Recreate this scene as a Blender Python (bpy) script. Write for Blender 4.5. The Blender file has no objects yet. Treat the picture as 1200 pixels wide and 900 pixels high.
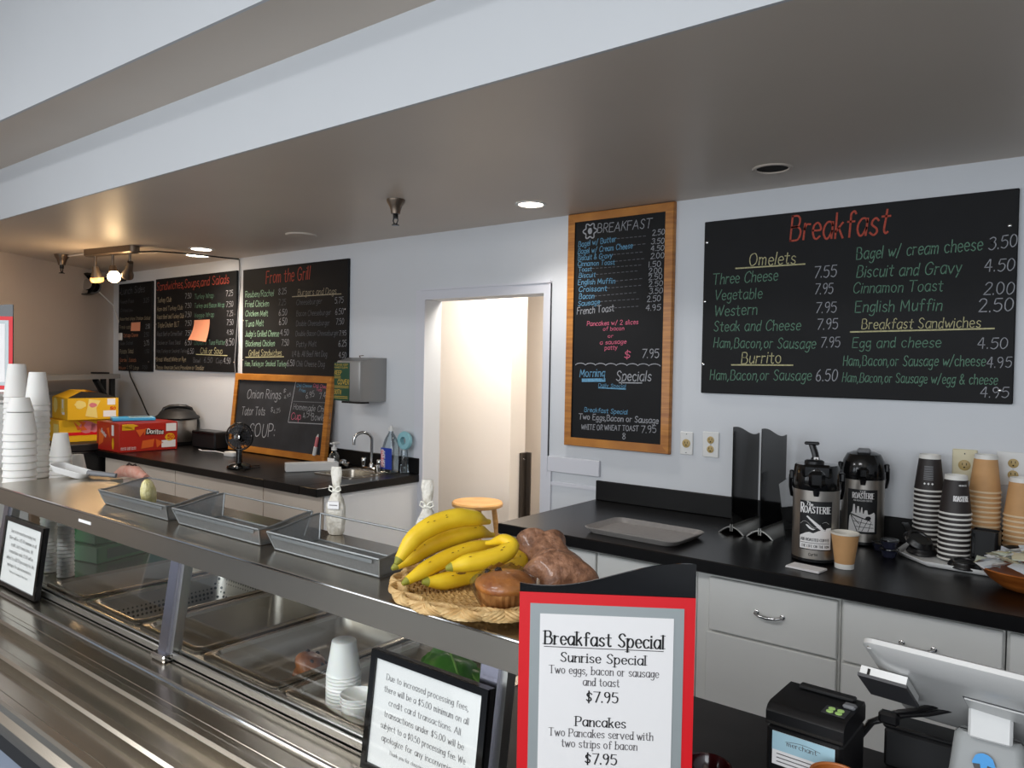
import bpy, math, random
from math import sin, cos, pi, radians, sqrt, atan2, hypot
from mathutils import Matrix, Vector

S = bpy.context.scene
COL = S.collection
# ------------------------------------------------------------------ camera
cam_d = bpy.data.cameras.new('camera')
cam = bpy.data.objects.new('camera', cam_d)
COL.objects.link(cam)
cam_d.sensor_width = 36.0
cam_d.lens = 883.52 / 1200 * 36
cam_d.clip_start = 0.02
CR = ((0.79104045, 0.61149488, 0.01813887), (0.02787736, -0.00641162, -0.99959079), (-0.61112835, 0.79122241, -0.02211871))
cam.matrix_world = Matrix(((CR[0][0], -CR[1][0], -CR[2][0], 0.0), (CR[0][1], -CR[1][1], -CR[2][1], 0.0), (CR[0][2], -CR[1][2], -CR[2][2], 1.6), (0, 0, 0, 1)))
S.camera = cam
# ------------------------------------------------------------------ view, world, daylight
S.view_settings.view_transform = 'Standard'
S.view_settings.look = 'None'
S.view_settings.gamma = 1
S.view_settings.use_curve_mapping = False
S.view_settings.exposure = 0.12
W = bpy.data.worlds.new('world')
S.world = W
W.use_nodes = True
W.node_tree.nodes['Background'].inputs[0].default_value = (0.72, 0.84, 1.0, 1)
W.node_tree.nodes['Background'].inputs[1].default_value = 0.35

def area(name, loc, rot, sx, sy, power, color):
    d = bpy.data.lights.new(name, 'AREA')
    d.shape = 'RECTANGLE'; d.size = sx; d.size_y = sy; d.energy = power; d.color = color
    o = bpy.data.objects.new(name, d); COL.objects.link(o)
    o.location = loc; o.rotation_euler = rot
    return o
for x, pw in ((-5.6, 28), (-3.2, 48), (-0.8, 58), (1.4, 54)):       # daylight through the four shop windows behind the customer
    area('window_daylight', (x, -3.35, 1.8), (radians(90), 0, 0), 1.7, 2.0, pw, (0.90, 0.95, 1.0))
for i, x in enumerate((-4.4, -1.2)):                   # ceiling panels of the dining room in front
    area('dining_room_panel', (x, -1.0, 3.27), (0, 0, 0), 1.2, .6, 40, (0.97, 0.98, 1.0))

# ------------------------------------------------------------------ helpers
class MB:
    def __init__(s):
        s.v = []; s.f = []; s.mi = []; s.xf = None; s.m = 0
    def add(s, vs, fs):
        b = len(s.v)
        if s.xf is not None:
            vs = [tuple(s.xf @ Vector(p)) for p in vs]
        s.v += [tuple(p) for p in vs]
        for f in fs:
            s.f.append([b + i for i in f]); s.mi.append(s.m)
        return s
    def box(s, a, b, c=0.0):
        (x0, y0, z0), (x1, y1, z1) = a, b
        if x0 > x1: x0, x1 = x1, x0
        if y0 > y1: y0, y1 = y1, y0
        if z0 > z1: z0, z1 = z1, z0
        c = min(c, (x1 - x0) * .49, (y1 - y0) * .49, (z1 - z0) * .49)
        if c <= 0:
            return s.add([(x, y, z) for z in (z0, z1) for y in (y0, y1) for x in (x0, x1)],
                         [(0, 2, 3, 1), (4, 5, 7, 6), (0, 1, 5, 4), (2, 6, 7, 3), (0, 4, 6, 2), (1, 3, 7, 5)])
        vs = []; idx = {}
        for i, X in enumerate((x0, x1)):
            for j, Y in enumerate((y0, y1)):
                for k, Z in enumerate((z0, z1)):
                    ix, iy, iz = (X + c * (1 - 2 * i)), (Y + c * (1 - 2 * j)), (Z + c * (1 - 2 * k))
                    for ax, p in enumerate(((X, iy, iz), (ix, Y, iz), (ix, iy, Z))):
                        idx[(i, j, k, ax)] = len(vs); vs.append(p)
        g = lambda i, j, k, ax: idx[(i, j, k, ax)]
        fs = []
        for i in (0, 1):
            q = [g(i, 0, 0, 0), g(i, 1, 0, 0), g(i, 1, 1, 0), g(i, 0, 1, 0)]; fs.append(q if i else q[::-1])
            q = [g(0, i, 0, 1), g(0, i, 1, 1), g(1, i, 1, 1), g(1, i, 0, 1)]; fs.append(q if i else q[::-1])
            q = [g(0, 0, i, 2), g(1, 0, i, 2), g(1, 1, i, 2), g(0, 1, i, 2)]; fs.append(q if i else q[::-1])
        for i in (0, 1):
            for j in (0, 1):
                fs.append([g(i, j, 0, 0), g(i, j, 1, 0), g(i, j, 1, 1), g(i, j, 0, 1)])
                fs.append([g(i, 0, j, 0), g(i, 1, j, 0), g(i, 1, j, 2), g(i, 0, j, 2)])
                fs.append([g(0, i, j, 1), g(1, i, j, 1), g(1, i, j, 2), g(0, i, j, 2)])
                for k in (0, 1):
                    fs.append([g(i, j, k, 0), g(i, j, k, 1), g(i, j, k, 2)])
        return s.add(vs, fs)
    def loft(s, rings, cap0=True, cap1=True, closed=True):
        n = len(rings[0]); vs = [p for r in rings for p in r]; fs = []
        for a in range(len(rings) - 1):
            for i in range(n if closed else n - 1):
                j = (i + 1) % n
                fs.append((a * n + i, a * n + j, (a + 1) * n + j, (a + 1) * n + i))
        if cap0: fs.append(tuple(range(n))[::-1])
        if cap1: fs.append(tuple((len(rings) - 1) * n + i for i in range(n)))
        return s.add(vs, fs)
    def lathe(s, prof, n=24, c=(0, 0, 0), cap0=True, cap1=True):
        rings = [[(c[0] + r * cos(2 * pi * i / n), c[1] + r * sin(2 * pi * i / n), c[2] + z) for i in range(n)] for r, z in prof]
        return s.loft(rings, cap0, cap1)
    def tube(s, path, r, n=8, closed=False, cap=True):
        P = [Vector(p) for p in path]; m = len(P); rings = []
        up = None
        for i in range(m):
            if closed: t = P[(i + 1) % m] - P[i - 1]
            else: t = P[min(i + 1, m - 1)] - P[max(i - 1, 0)]
            if t.length < 1e-9: t = Vector((0, 0, 1))
            t.normalize()
            if up is None:
                up = Vector((0, 0, 1)) if abs(t.z) < .9 else Vector((1, 0, 0))
            a = t.cross(up)
            if a.length < 1e-6: a = t.cross(Vector((0.3, 1, 0.2)))
            a.normalize(); b = a.cross(t).normalized(); up = b
            rr = r[i] if isinstance(r, (list, tuple)) else r
            rings.append([tuple(P[i] + a * (rr * cos(2 * pi * k / n)) + b * (rr * sin(2 * pi * k / n))) for k in range(n)])
        if closed:
            rings.append(rings[0]); cap = False
        return s.loft(rings, cap, cap)
    def prism(s, poly, h0, h1, mp):
        n = len(poly)
        return s.loft([[mp(u, v, h0) for u, v in poly], [mp(u, v, h1) for u, v in poly]])
    def grid(s, fn, nu, nv):
        vs = [fn(i / nu, j / nv) for j in range(nv + 1) for i in range(nu + 1)]
        return s.add(vs, [(j * (nu + 1) + i, j * (nu + 1) + i + 1, (j + 1) * (nu + 1) + i + 1, (j + 1) * (nu + 1) + i) for j in range(nv) for i in range(nu)])
    def slices(s, poly, mp, du):                       # a flat filled outline cut in thin columns so that it can follow a curved face
        us = [p[0] for p in poly]; u0, u1 = min(us), max(us); k = max(1, int((u1 - u0) / du)); d = (u1 - u0) / k
        def cross(u):
            o = []
            for (a, b), (c, e) in zip(poly, poly[1:] + poly[:1]):
                if (a <= u < c) or (c <= u < a): o.append(b + (e - b) * (u - a) / (c - a))
            return sorted(o)
        for i in range(k):
            a, b = u0 + i * d + 1e-6, u0 + (i + 1) * d - 1e-6
            ca, cb = cross(a), cross(b)
            if len(ca) != len(cb): ca = cb = cross((a + b) / 2)
            for q in range(0, len(ca) - 1, 2):
                s.add([mp(a, ca[q]), mp(b, cb[q]), mp(b, cb[q + 1]), mp(a, ca[q + 1])], [(0, 1, 2, 3)])
        return s
    def ribbon(s, pts, w, mp, nib=False):
        n = len(pts); L = []; Rr = []
        for i in range(n):
            ax, ay = pts[max(i - 1, 0)]; bx, by = pts[min(i + 1, n - 1)]
            dx, dy = bx - ax, by - ay; l = hypot(dx, dy) or 1e-9
            nx, ny = -dy / l, dx / l
            ww = w * (0.42 + 0.58 * min(1.0, abs(dy) / l)) if nib else w
            x, y = pts[i]
            if i == 0: x -= dx / l * w * .35; y -= dy / l * w * .35
            if i == n - 1: x += dx / l * w * .35; y += dy / l * w * .35
            L.append((x + nx * ww / 2, y + ny * ww / 2)); Rr.append((x - nx * ww / 2, y - ny * ww / 2))
        vs = [mp(*p) for p in L] + [mp(*p) for p in Rr]
        return s.add(vs, [(i, n + i, n + i + 1, i + 1) for i in range(n - 1)])
    def text(s, t, a, b, cap, mp, w=None, style='chalk', seed=0):
        rnd = random.Random(hash_s(t) + seed)
        k = cap / 20.0
        nat = sum(GLY(c)[0] + 3 for c in t) - 3
        ex, ey = b[0] - a[0], b[1] - a[1]; Ln = hypot(ex, ey); kx = Ln / nat
        ex, ey = ex / Ln, ey / Ln
        w = w or cap * 0.075
        x = 0.0
        for c in t:
            adv, strokes = GLY(c)
            jy = rnd.uniform(-.6, .6) if style == 'chalk' else 0
            js = rnd.uniform(-.06, .06) if style == 'chalk' else 0
            for cur, pts in strokes:
                pp = smooth(pts) if cur else subdiv(pts)
                q = []
                for px, py in pp:
                    X = (x + px) * kx + (py * (0.10 + js) * k if style == 'chalk' else 0); Y = (py + jy) * k
                    q.append((a[0] + ex * X - ey * Y, a[1] + ey * X + ex * Y))
                if cur: s.ribbon(q, w, mp, style != 'chalk')
                else:
                    for q0, q1 in zip(q, q[1:]): s.ribbon([q0, q1], w, mp, style != 'chalk')
                if style == 'serif' and not cur:
                    for (p0, p1) in ((pts[0], pts[1]), (pts[-1], pts[-2])):
                        if abs(p0[0] - p1[0]) < 4 and abs(p0[1] - p1[1]) > 6 and p0[1] in (0, 13, 20, 12, -7):
                            X = (x + p0[0]) * kx; Y = p0[1] * k - (w * .14 if p0[1] > 1 else -w * .14); hw = 2.6 * kx + w * .35
                            lo = -hw; hi = hw if p0[1] in (0, 20, -7) else w * .4
                            s.ribbon([(a[0] + ex * (X + lo) - ey * Y, a[1] + ey * (X + lo) + ex * Y), (a[0] + ex * (X + hi) - ey * Y, a[1] + ey * (X + hi) + ex * Y)], w * .3, mp)
            x += adv + 3
        return s
    def build(s, name, mats, parent=None, world=False, smooth_deg=38, bevel=0):
        me = bpy.data.meshes.new(name)
        vs = s.v
        if parent is not None and world:
            l = parent.location; vs = [(p[0] - l[0], p[1] - l[1], p[2] - l[2]) for p in vs]
        me.from_pydata(vs, [], s.f)
        mats = mats if isinstance(mats, (list, tuple)) else [mats]
        for m in mats: me.materials.append(m)
        me.polygons.foreach_set('material_index', s.mi)
        me.polygons.foreach_set('use_smooth', [True] * len(s.f))
        me.update(); me.validate()
        me.set_sharp_from_angle(angle=radians(smooth_deg))
        o = bpy.data.objects.new(name, me); COL.objects.link(o)
        if parent is not None: o.parent = parent
        return o

def hash_s(t):
    h = 7
    for c in t: h = (h * 31 + ord(c)) % 100003
    return h
def smooth(pts, k=4):
    n = len(pts)
    if n < 3: return subdiv(pts)
    closed = pts[0] == pts[-1]; o = []
    for i in range(n - 1):
        p1, p2 = pts[i], pts[i + 1]
        p0 = pts[i - 1] if i > 0 else (pts[-2] if closed else p1)
        p3 = pts[i + 2] if i + 2 < n else (pts[1] if closed else p2)
        for j in range(k):
            t = j / k
            o.append(tuple(0.5 * (2 * p1[d] + (p2[d] - p0[d]) * t + (2 * p0[d] - 5 * p1[d] + 4 * p2[d] - p3[d]) * t * t + (3 * p1[d] - p0[d] - 3 * p2[d] + p3[d]) * t ** 3) for d in (0, 1)))
    o.append(pts[-1]); return o
def subdiv(pts):
    return list(pts)
_G = {
'a': '10|c10,10 8,13 4,13 1,9 1,4 4,0 7,1 10,6|l10,13 10,0', 'b': '10|l1,20 1,0|c1,8 4,12 8,12 10,7 8,1 4,0 1,3', 'c': '9|c9,11 6,13 2,11 1,6 3,1 6,0 9,2',
'd': '9|c9,8 7,12 3,12 1,7 2,1 5,0 9,5|l9,20 9,0', 'e': '9|c1,7 9,7 9,10 6,13 2,11 1,6 3,1 6,0 9,2', 'f': '8|c9,18 7,20 4,18 4,13 4,7 4,0|l1,12 8,12',
'g': '9|c9,8 7,12 3,12 1,7 2,2 5,1 9,6|c9,13 9,6 9,0 8,-5 5,-7 1,-5', 'h': '9|l1,20 1,0|c1,8 4,12 8,12 9,8 9,0', 'i': '2|l1,13 1,0|l1,17 1,18', 'j': '4|c4,13 4,4 4,-3 2,-6 0,-5|l4,17 4,18',
'k': '9|l1,20 1,0|l8,12 1,5|l4,8 9,0', 'l': '2|l1,20 1,0', 'm': '14|l1,13 1,0|c1,8 3,12 6,12 7,8 7,0|c7,8 9,12 12,12 13,8 13,0', 'n': '9|l1,13 1,0|c1,8 4,12 8,12 9,8 9,0',
'o': '10|c5,13 1,10 1,4 5,0 9,3 9,10 5,13', 'p': '10|l1,13 1,-7|c1,8 4,13 8,12 10,7 8,1 4,0 1,3', 'q': '9|c9,8 7,12 3,12 1,7 2,1 5,0 9,5|l9,13 9,-7', 'r': '7|l1,13 1,0|c1,8 3,12 7,12',
's': '8|c8,11 5,13 2,11 2,8 7,5 8,2 5,0 1,2', 't': '8|c4,18 4,10 4,3 6,0 8,1|l0,13 8,13', 'u': '9|c1,13 1,4 3,0 6,1 9,6|l9,13 9,0', 'v': '10|l0,13 5,0 10,13', 'w': '14|l0,13 4,0 7,11 10,0 14,13',
'x': '9|l0,13 9,0|l9,13 0,0', 'y': '9|l0,13 5,1|l9,13 5,1 2,-6', 'z': '9|l0,13 8,13 0,0 9,0',
'A': '14|l0,0 7,20 14,0|l3,7 11,7', 'B': '12|l1,20 1,0|c1,20 7,20 10,17 9,12 5,11 1,11|c1,11 8,11 12,7 10,1 5,0 1,0', 'C': '13|c13,16 9,20 4,18 1,12 2,4 6,0 10,1 13,4',
'D': '13|l1,20 1,0|c1,20 7,20 12,16 13,9 10,2 6,0 1,0', 'E': '11|l1,20 1,0|l1,20 11,20|l1,11 9,11|l1,0 11,0', 'F': '11|l1,20 1,0|l1,20 11,20|l1,11 9,11',
'G': '14|c13,16 9,20 4,18 1,12 2,4 6,0 11,1 13,5 13,9|l8,9 14,9', 'H': '12|l1,20 1,0|l11,20 11,0|l1,10 11,10', 'I': '6|l3,20 3,0|l0,20 6,20|l0,0 6,0', 'J': '9|c8,20 8,6 6,1 3,0 0,3',
'K': '12|l1,20 1,0|l11,20 1,9|l4,12 12,0', 'L': '10|l1,20 1,0|l1,0 10,0', 'M': '16|l1,0 2,20 8,5 14,20 15,0', 'N': '12|l1,0 1,20 11,0 11,20', 'O': '15|c7,20 2,17 1,9 4,1 8,0 13,4 14,12 11,19 7,20',
'P': '11|l1,20 1,0|c1,20 7,20 11,17 10,11 6,9 1,9', 'Q': '15|c7,20 2,17 1,9 4,1 8,0 13,4 14,12 11,19 7,20|l9,5 14,-2', 'R': '12|l1,20 1,0|c1,20 7,20 11,17 10,12 6,10 1,10|l5,10 12,0',
'S': '11|c11,17 8,20 4,19 2,15 5,11 9,8 10,3 6,0 1,3', 'T': '14|l7,20 7,0|l0,20 14,20', 'U': '12|c1,20 1,6 4,0 8,0 11,6 11,20', 'V': '13|l0,20 6,0 13,20', 'W': '18|l0,20 4,0 9,17 13,0 18,20',
'X': '12|l0,20 12,0|l12,20 0,0', 'Y': '12|l0,20 6,10 6,0|l12,20 6,10', 'Z': '12|l0,20 11,20 0,0 12,0',
'0': '11|c5,20 1,15 1,5 5,0 10,5 10,15 5,20', '1': '4|l2,20 2,0', '2': '11|c1,16 4,20 9,19 10,14 6,7 1,0|l1,0 11,0', '3': '11|c1,18 6,20 10,17 8,12 4,11|c4,11 9,11 11,6 8,1 4,0 0,3',
'4': '11|l8,20 8,0|l7,20 0,7 11,7', '5': '11|l10,20 2,20|c2,20 1,12 6,13 10,10 10,4 6,0 1,2', '6': '11|c9,20 4,15 1,7 2,2 6,0 10,4 8,10 4,10 1,6', '7': '11|l0,20 11,20|l11,20 4,0',
'8': '11|c5,20 1,16 5,11 10,5 6,0 1,4 5,11 9,15 5,20', '9': '11|c10,15 7,20 2,19 1,14 4,10 8,12 10,16|c10,15 9,6 6,0',
'.': '2|l1,0 1,1.5', ',': '3|l2,1 0,-4', ':': '2|l1,2 1,3.5|l1,10 1,11.5', "'": '2|l1,20 1,15', '/': '8|l8,21 0,-2', '-': '8|l0,8 8,8', '&': '13|c13,0 6,9 3,15 6,20 9,16 3,8 1,4 4,0 8,1 12,8',
'$': '11|c10,15 6,18 2,15 3,11 8,8 9,4 5,1 1,4|l5,21 5,-2', ' ': '5', '!': '2|l1,20 1,6|l1,0 1,1.5', '(': '5|c5,22 1,14 1,4 5,-3', ')': '5|c0,22 4,14 4,4 0,-3', '@': '11|c5,13 1,10 1,4 5,0 9,3 9,10 5,13', '%': '11|l10,20 1,0'}
_GC = {}
def GLY(c):
    if c not in _GC:
        p = _G.get(c, _G['-']).split('|'); st = []
        for q in p[1:]:
            st.append((q[0] == 'c', [tuple(float(z) for z in xy.split(',')) for xy in q[1:].split(' ')]))
        _GC[c] = (float(p[0]), st)
    return _GC[c]

def tag(o, label, cat, group=None):
    o['label'] = label; o['category'] = cat
    if group: o['group'] = group
    return o
def thing(name, label, cat, loc=(0, 0, 0), rz=0.0, group=None):
    o = bpy.data.objects.new(name, None); COL.objects.link(o)
    o.empty_display_size = .05; o.location = loc; o.rotation_euler = (0, 0, rz)
    return tag(o, label, cat, group)
def struct(o):
    o['kind'] = 'structure'; return o
def copy_tree(o, parent=None):
    c = o.copy(); COL.objects.link(c)
    if parent is not None: c.parent = parent
    for ch in [q for q in o.children]: copy_tree(ch, c)
    return c
def dup(root, label, loc, rz=0.0, group=None):
    c = copy_tree(root); c.location = loc; c.rotation_euler = (0, 0, rz); c['label'] = label
    if group: c['group'] = group
    return c
def ordn(i):
    return ('topmost', 'second', 'third', 'fourth', 'fifth', 'sixth', 'seventh', 'eighth', 'ninth', 'tenth', 'eleventh', 'twelfth', 'thirteenth', 'fourteenth', 'fifteenth', 'sixteenth', 'seventeenth')[i]
def rrect(w, h, r, n=5):                               # rounded rectangle outline, centred
    o = []
    for cx, cy, a0 in ((w / 2 - r, h / 2 - r, 0), (-w / 2 + r, h / 2 - r, 90), (-w / 2 + r, -h / 2 + r, 180), (w / 2 - r, -h / 2 + r, 270)):
        for i in range(n + 1):
            a = radians(a0 + 90 * i / n); o.append((cx + r * cos(a), cy + r * sin(a)))
    return o

# ------------------------------------------------------------------ materials
def srgb(h):
    h = h.lstrip('#'); c = [int(h[i:i + 2], 16) / 255 for i in (0, 2, 4)]
    return tuple(x / 12.92 if x <= .04045 else ((x + .055) / 1.055) ** 2.4 for x in c) + (1,)
def mat(name, col, rough=.5, metal=0.0, var=0.0, vscale=8.0, bump=0.0, bscale=60.0, spec=.5, coat=0.0, stretch=None, trans=0, alpha=1, emit=None, emis=0, sss=0, col2=None):
    m = bpy.data.materials.new(name); m.use_nodes = True
    nt = m.node_tree; P = nt.nodes['Principled BSDF']
    c = srgb(col) if isinstance(col, str) else col
    P.inputs['Base Color'].default_value = c
    P.inputs['Roughness'].default_value = rough; P.inputs['Metallic'].default_value = metal
    P.inputs['Specular IOR Level'].default_value = spec
    if coat: P.inputs['Coat Weight'].default_value = coat; P.inputs['Coat Roughness'].default_value = .08
    if trans: P.inputs['Transmission Weight'].default_value = trans
    if alpha < 1: P.inputs['Alpha'].default_value = alpha
    if sss: P.inputs['Subsurface Weight'].default_value = sss; P.inputs['Subsurface Radius'].default_value = (.02, .01, .005)
    if emit: P.inputs['Emission Color'].default_value = srgb(emit); P.inputs['Emission Strength'].default_value = emis
    if var or bump:
        tc = nt.nodes.new('ShaderNodeTexCoord'); mp = nt.nodes.new('ShaderNodeMapping')
        nt.links.new(tc.outputs['Object'], mp.inputs['Vector'])
        if stretch: mp.inputs['Scale'].default_value = stretch
    if var:
        n = nt.nodes.new('ShaderNodeTexNoise'); n.inputs['Scale'].default_value = vscale; n.inputs['Detail'].default_value = 6
        nt.links.new(mp.outputs[0], n.inputs['Vector'])
        mx = nt.nodes.new('ShaderNodeMix'); mx.data_type = 'RGBA'
        c2 = srgb(col2) if col2 else tuple(x * (1 - var) for x in c[:3]) + (1,)
        mx.inputs['A'].default_value = c; mx.inputs['B'].default_value = c2
        rp = nt.nodes.new('ShaderNodeMapRange'); rp.inputs['From Min'].default_value = .35; rp.inputs['From Max'].default_value = .68
        nt.links.new(n.outputs['Fac'], rp.inputs['Value']); nt.links.new(rp.outputs[0], mx.inputs['Factor'])
        nt.links.new(mx.outputs['Result'], P.inputs['Base Color'])
    if bump:
        n2 = nt.nodes.new('ShaderNodeTexNoise'); n2.inputs['Scale'].default_value = bscale; n2.inputs['Detail'].default_value = 4
        nt.links.new(mp.outputs[0], n2.inputs['Vector'])
        b = nt.nodes.new('ShaderNodeBump'); b.inputs['Strength'].default_value = bump; b.inputs['Distance'].default_value = .01
        nt.links.new(n2.outputs['Fac'], b.inputs['Height']); nt.links.new(b.outputs[0], P.inputs['Normal'])
    return m
def glass(name, tint=(1, 1, 1, 1), refl=.9, base=.03, rough=0.0):
    m = bpy.data.materials.new(name); m.use_nodes = True; nt = m.node_tree; nt.nodes.clear()
    out = nt.nodes.new('ShaderNodeOutputMaterial'); mx = nt.nodes.new('ShaderNodeMixShader'); tr = nt.nodes.new('ShaderNodeBsdfTransparent'); gl = nt.nodes.new('ShaderNodeBsdfGlossy')
    fr = nt.nodes.new('ShaderNodeFresnel'); fr.inputs['IOR'].default_value = 1.45
    ad = nt.nodes.new('ShaderNodeMath'); ad.operation = 'MULTIPLY_ADD'; ad.inputs[1].default_value = refl; ad.inputs[2].default_value = base
    tr.inputs['Color'].default_value = tint; gl.inputs['Roughness'].default_value = rough
    nt.links.new(fr.outputs[0], ad.inputs[0]); nt.links.new(ad.outputs[0], mx.inputs[0]); nt.links.new(tr.outputs[0], mx.inputs[1]); nt.links.new(gl.outputs[0], mx.inputs[2]); nt.links.new(mx.outputs[0], out.inputs[0])
    return m
def steel(name, col='#b5ada0', rough=.24, stretch=(1, 90, 90), bump=.0):
    m = mat(name, col, rough, 1.0, bump=bump, bscale=14, stretch=stretch)
    nt = m.node_tree; P = nt.nodes['Principled BSDF']
    n = nt.nodes.new('ShaderNodeTexNoise'); n.inputs['Scale'].default_value = 3.0; n.inputs['Detail'].default_value = 5
    tc = nt.nodes.new('ShaderNodeTexCoord'); mp = nt.nodes.new('ShaderNodeMapping'); mp.inputs['Scale'].default_value = stretch
    nt.links.new(tc.outputs['Object'], mp.inputs['Vector']); nt.links.new(mp.outputs[0], n.inputs['Vector'])
    r = nt.nodes.new('ShaderNodeMapRange'); r.inputs['To Min'].default_value = rough * .98; r.inputs['To Max'].default_value = rough * 1.02
    nt.links.new(n.outputs['Fac'], r.inputs['Value']); nt.links.new(r.outputs[0], P.inputs['Roughness'])
    return m
def dots(name, col, hole, scale, rad, metal=1.0, rough=.35):      # sheet with a regular grid of round holes
    m = mat(name, col, rough, metal); nt = m.node_tree; P = nt.nodes['Principled BSDF']
    tc = nt.nodes.new('ShaderNodeTexCoord'); v = nt.nodes.new('ShaderNodeTexVoronoi'); v.inputs['Randomness'].default_value = 0; v.inputs['Scale'].default_value = scale
    nt.links.new(tc.outputs['Object'], v.inputs['Vector'])
    lt = nt.nodes.new('ShaderNodeMath'); lt.operation = 'LESS_THAN'; lt.inputs[1].default_value = rad
    nt.links.new(v.outputs['Distance'], lt.inputs[0])
    mx = nt.nodes.new('ShaderNodeMix'); mx.data_type = 'RGBA'; mx.inputs['A'].default_value = srgb(col); mx.inputs['B'].default_value = srgb(hole)
    nt.links.new(lt.outputs[0], mx.inputs['Factor']); nt.links.new(mx.outputs['Result'], P.inputs['Base Color'])
    sb = nt.nodes.new('ShaderNodeMath'); sb.operation = 'MULTIPLY_ADD'; sb.inputs[1].default_value = -metal; sb.inputs[2].default_value = metal
    nt.links.new(lt.outputs[0], sb.inputs[0]); nt.links.new(sb.outputs[0], P.inputs['Metallic'])
    return m
def wiremesh(name, col, scale=260, open_=.42):          # fine woven wire: see-through between the wires
    m = bpy.data.materials.new(name); m.use_nodes = True; nt = m.node_tree; P = nt.nodes['Principled BSDF']
    P.inputs['Base Color'].default_value = srgb(col); P.inputs['Metallic'].default_value = .85; P.inputs['Roughness'].default_value = .42
    tc = nt.nodes.new('ShaderNodeTexCoord'); v = nt.nodes.new('ShaderNodeTexVoronoi'); v.inputs['Randomness'].default_value = 0; v.inputs['Scale'].default_value = scale
    nt.links.new(tc.outputs['Object'], v.inputs['Vector'])
    lt = nt.nodes.new('ShaderNodeMath'); lt.operation = 'GREATER_THAN'; lt.inputs[1].default_value = open_
    nt.links.new(v.outputs['Distance'], lt.inputs[0]); nt.links.new(lt.outputs[0], P.inputs['Alpha'])
    return m
def wood(name, c1, c2, scale=(2, 30, 30), rough=.4, coat=.2):
    return mat(name, c1, rough, var=.5, vscale=1.6, stretch=scale, col2=c2, coat=coat)

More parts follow.
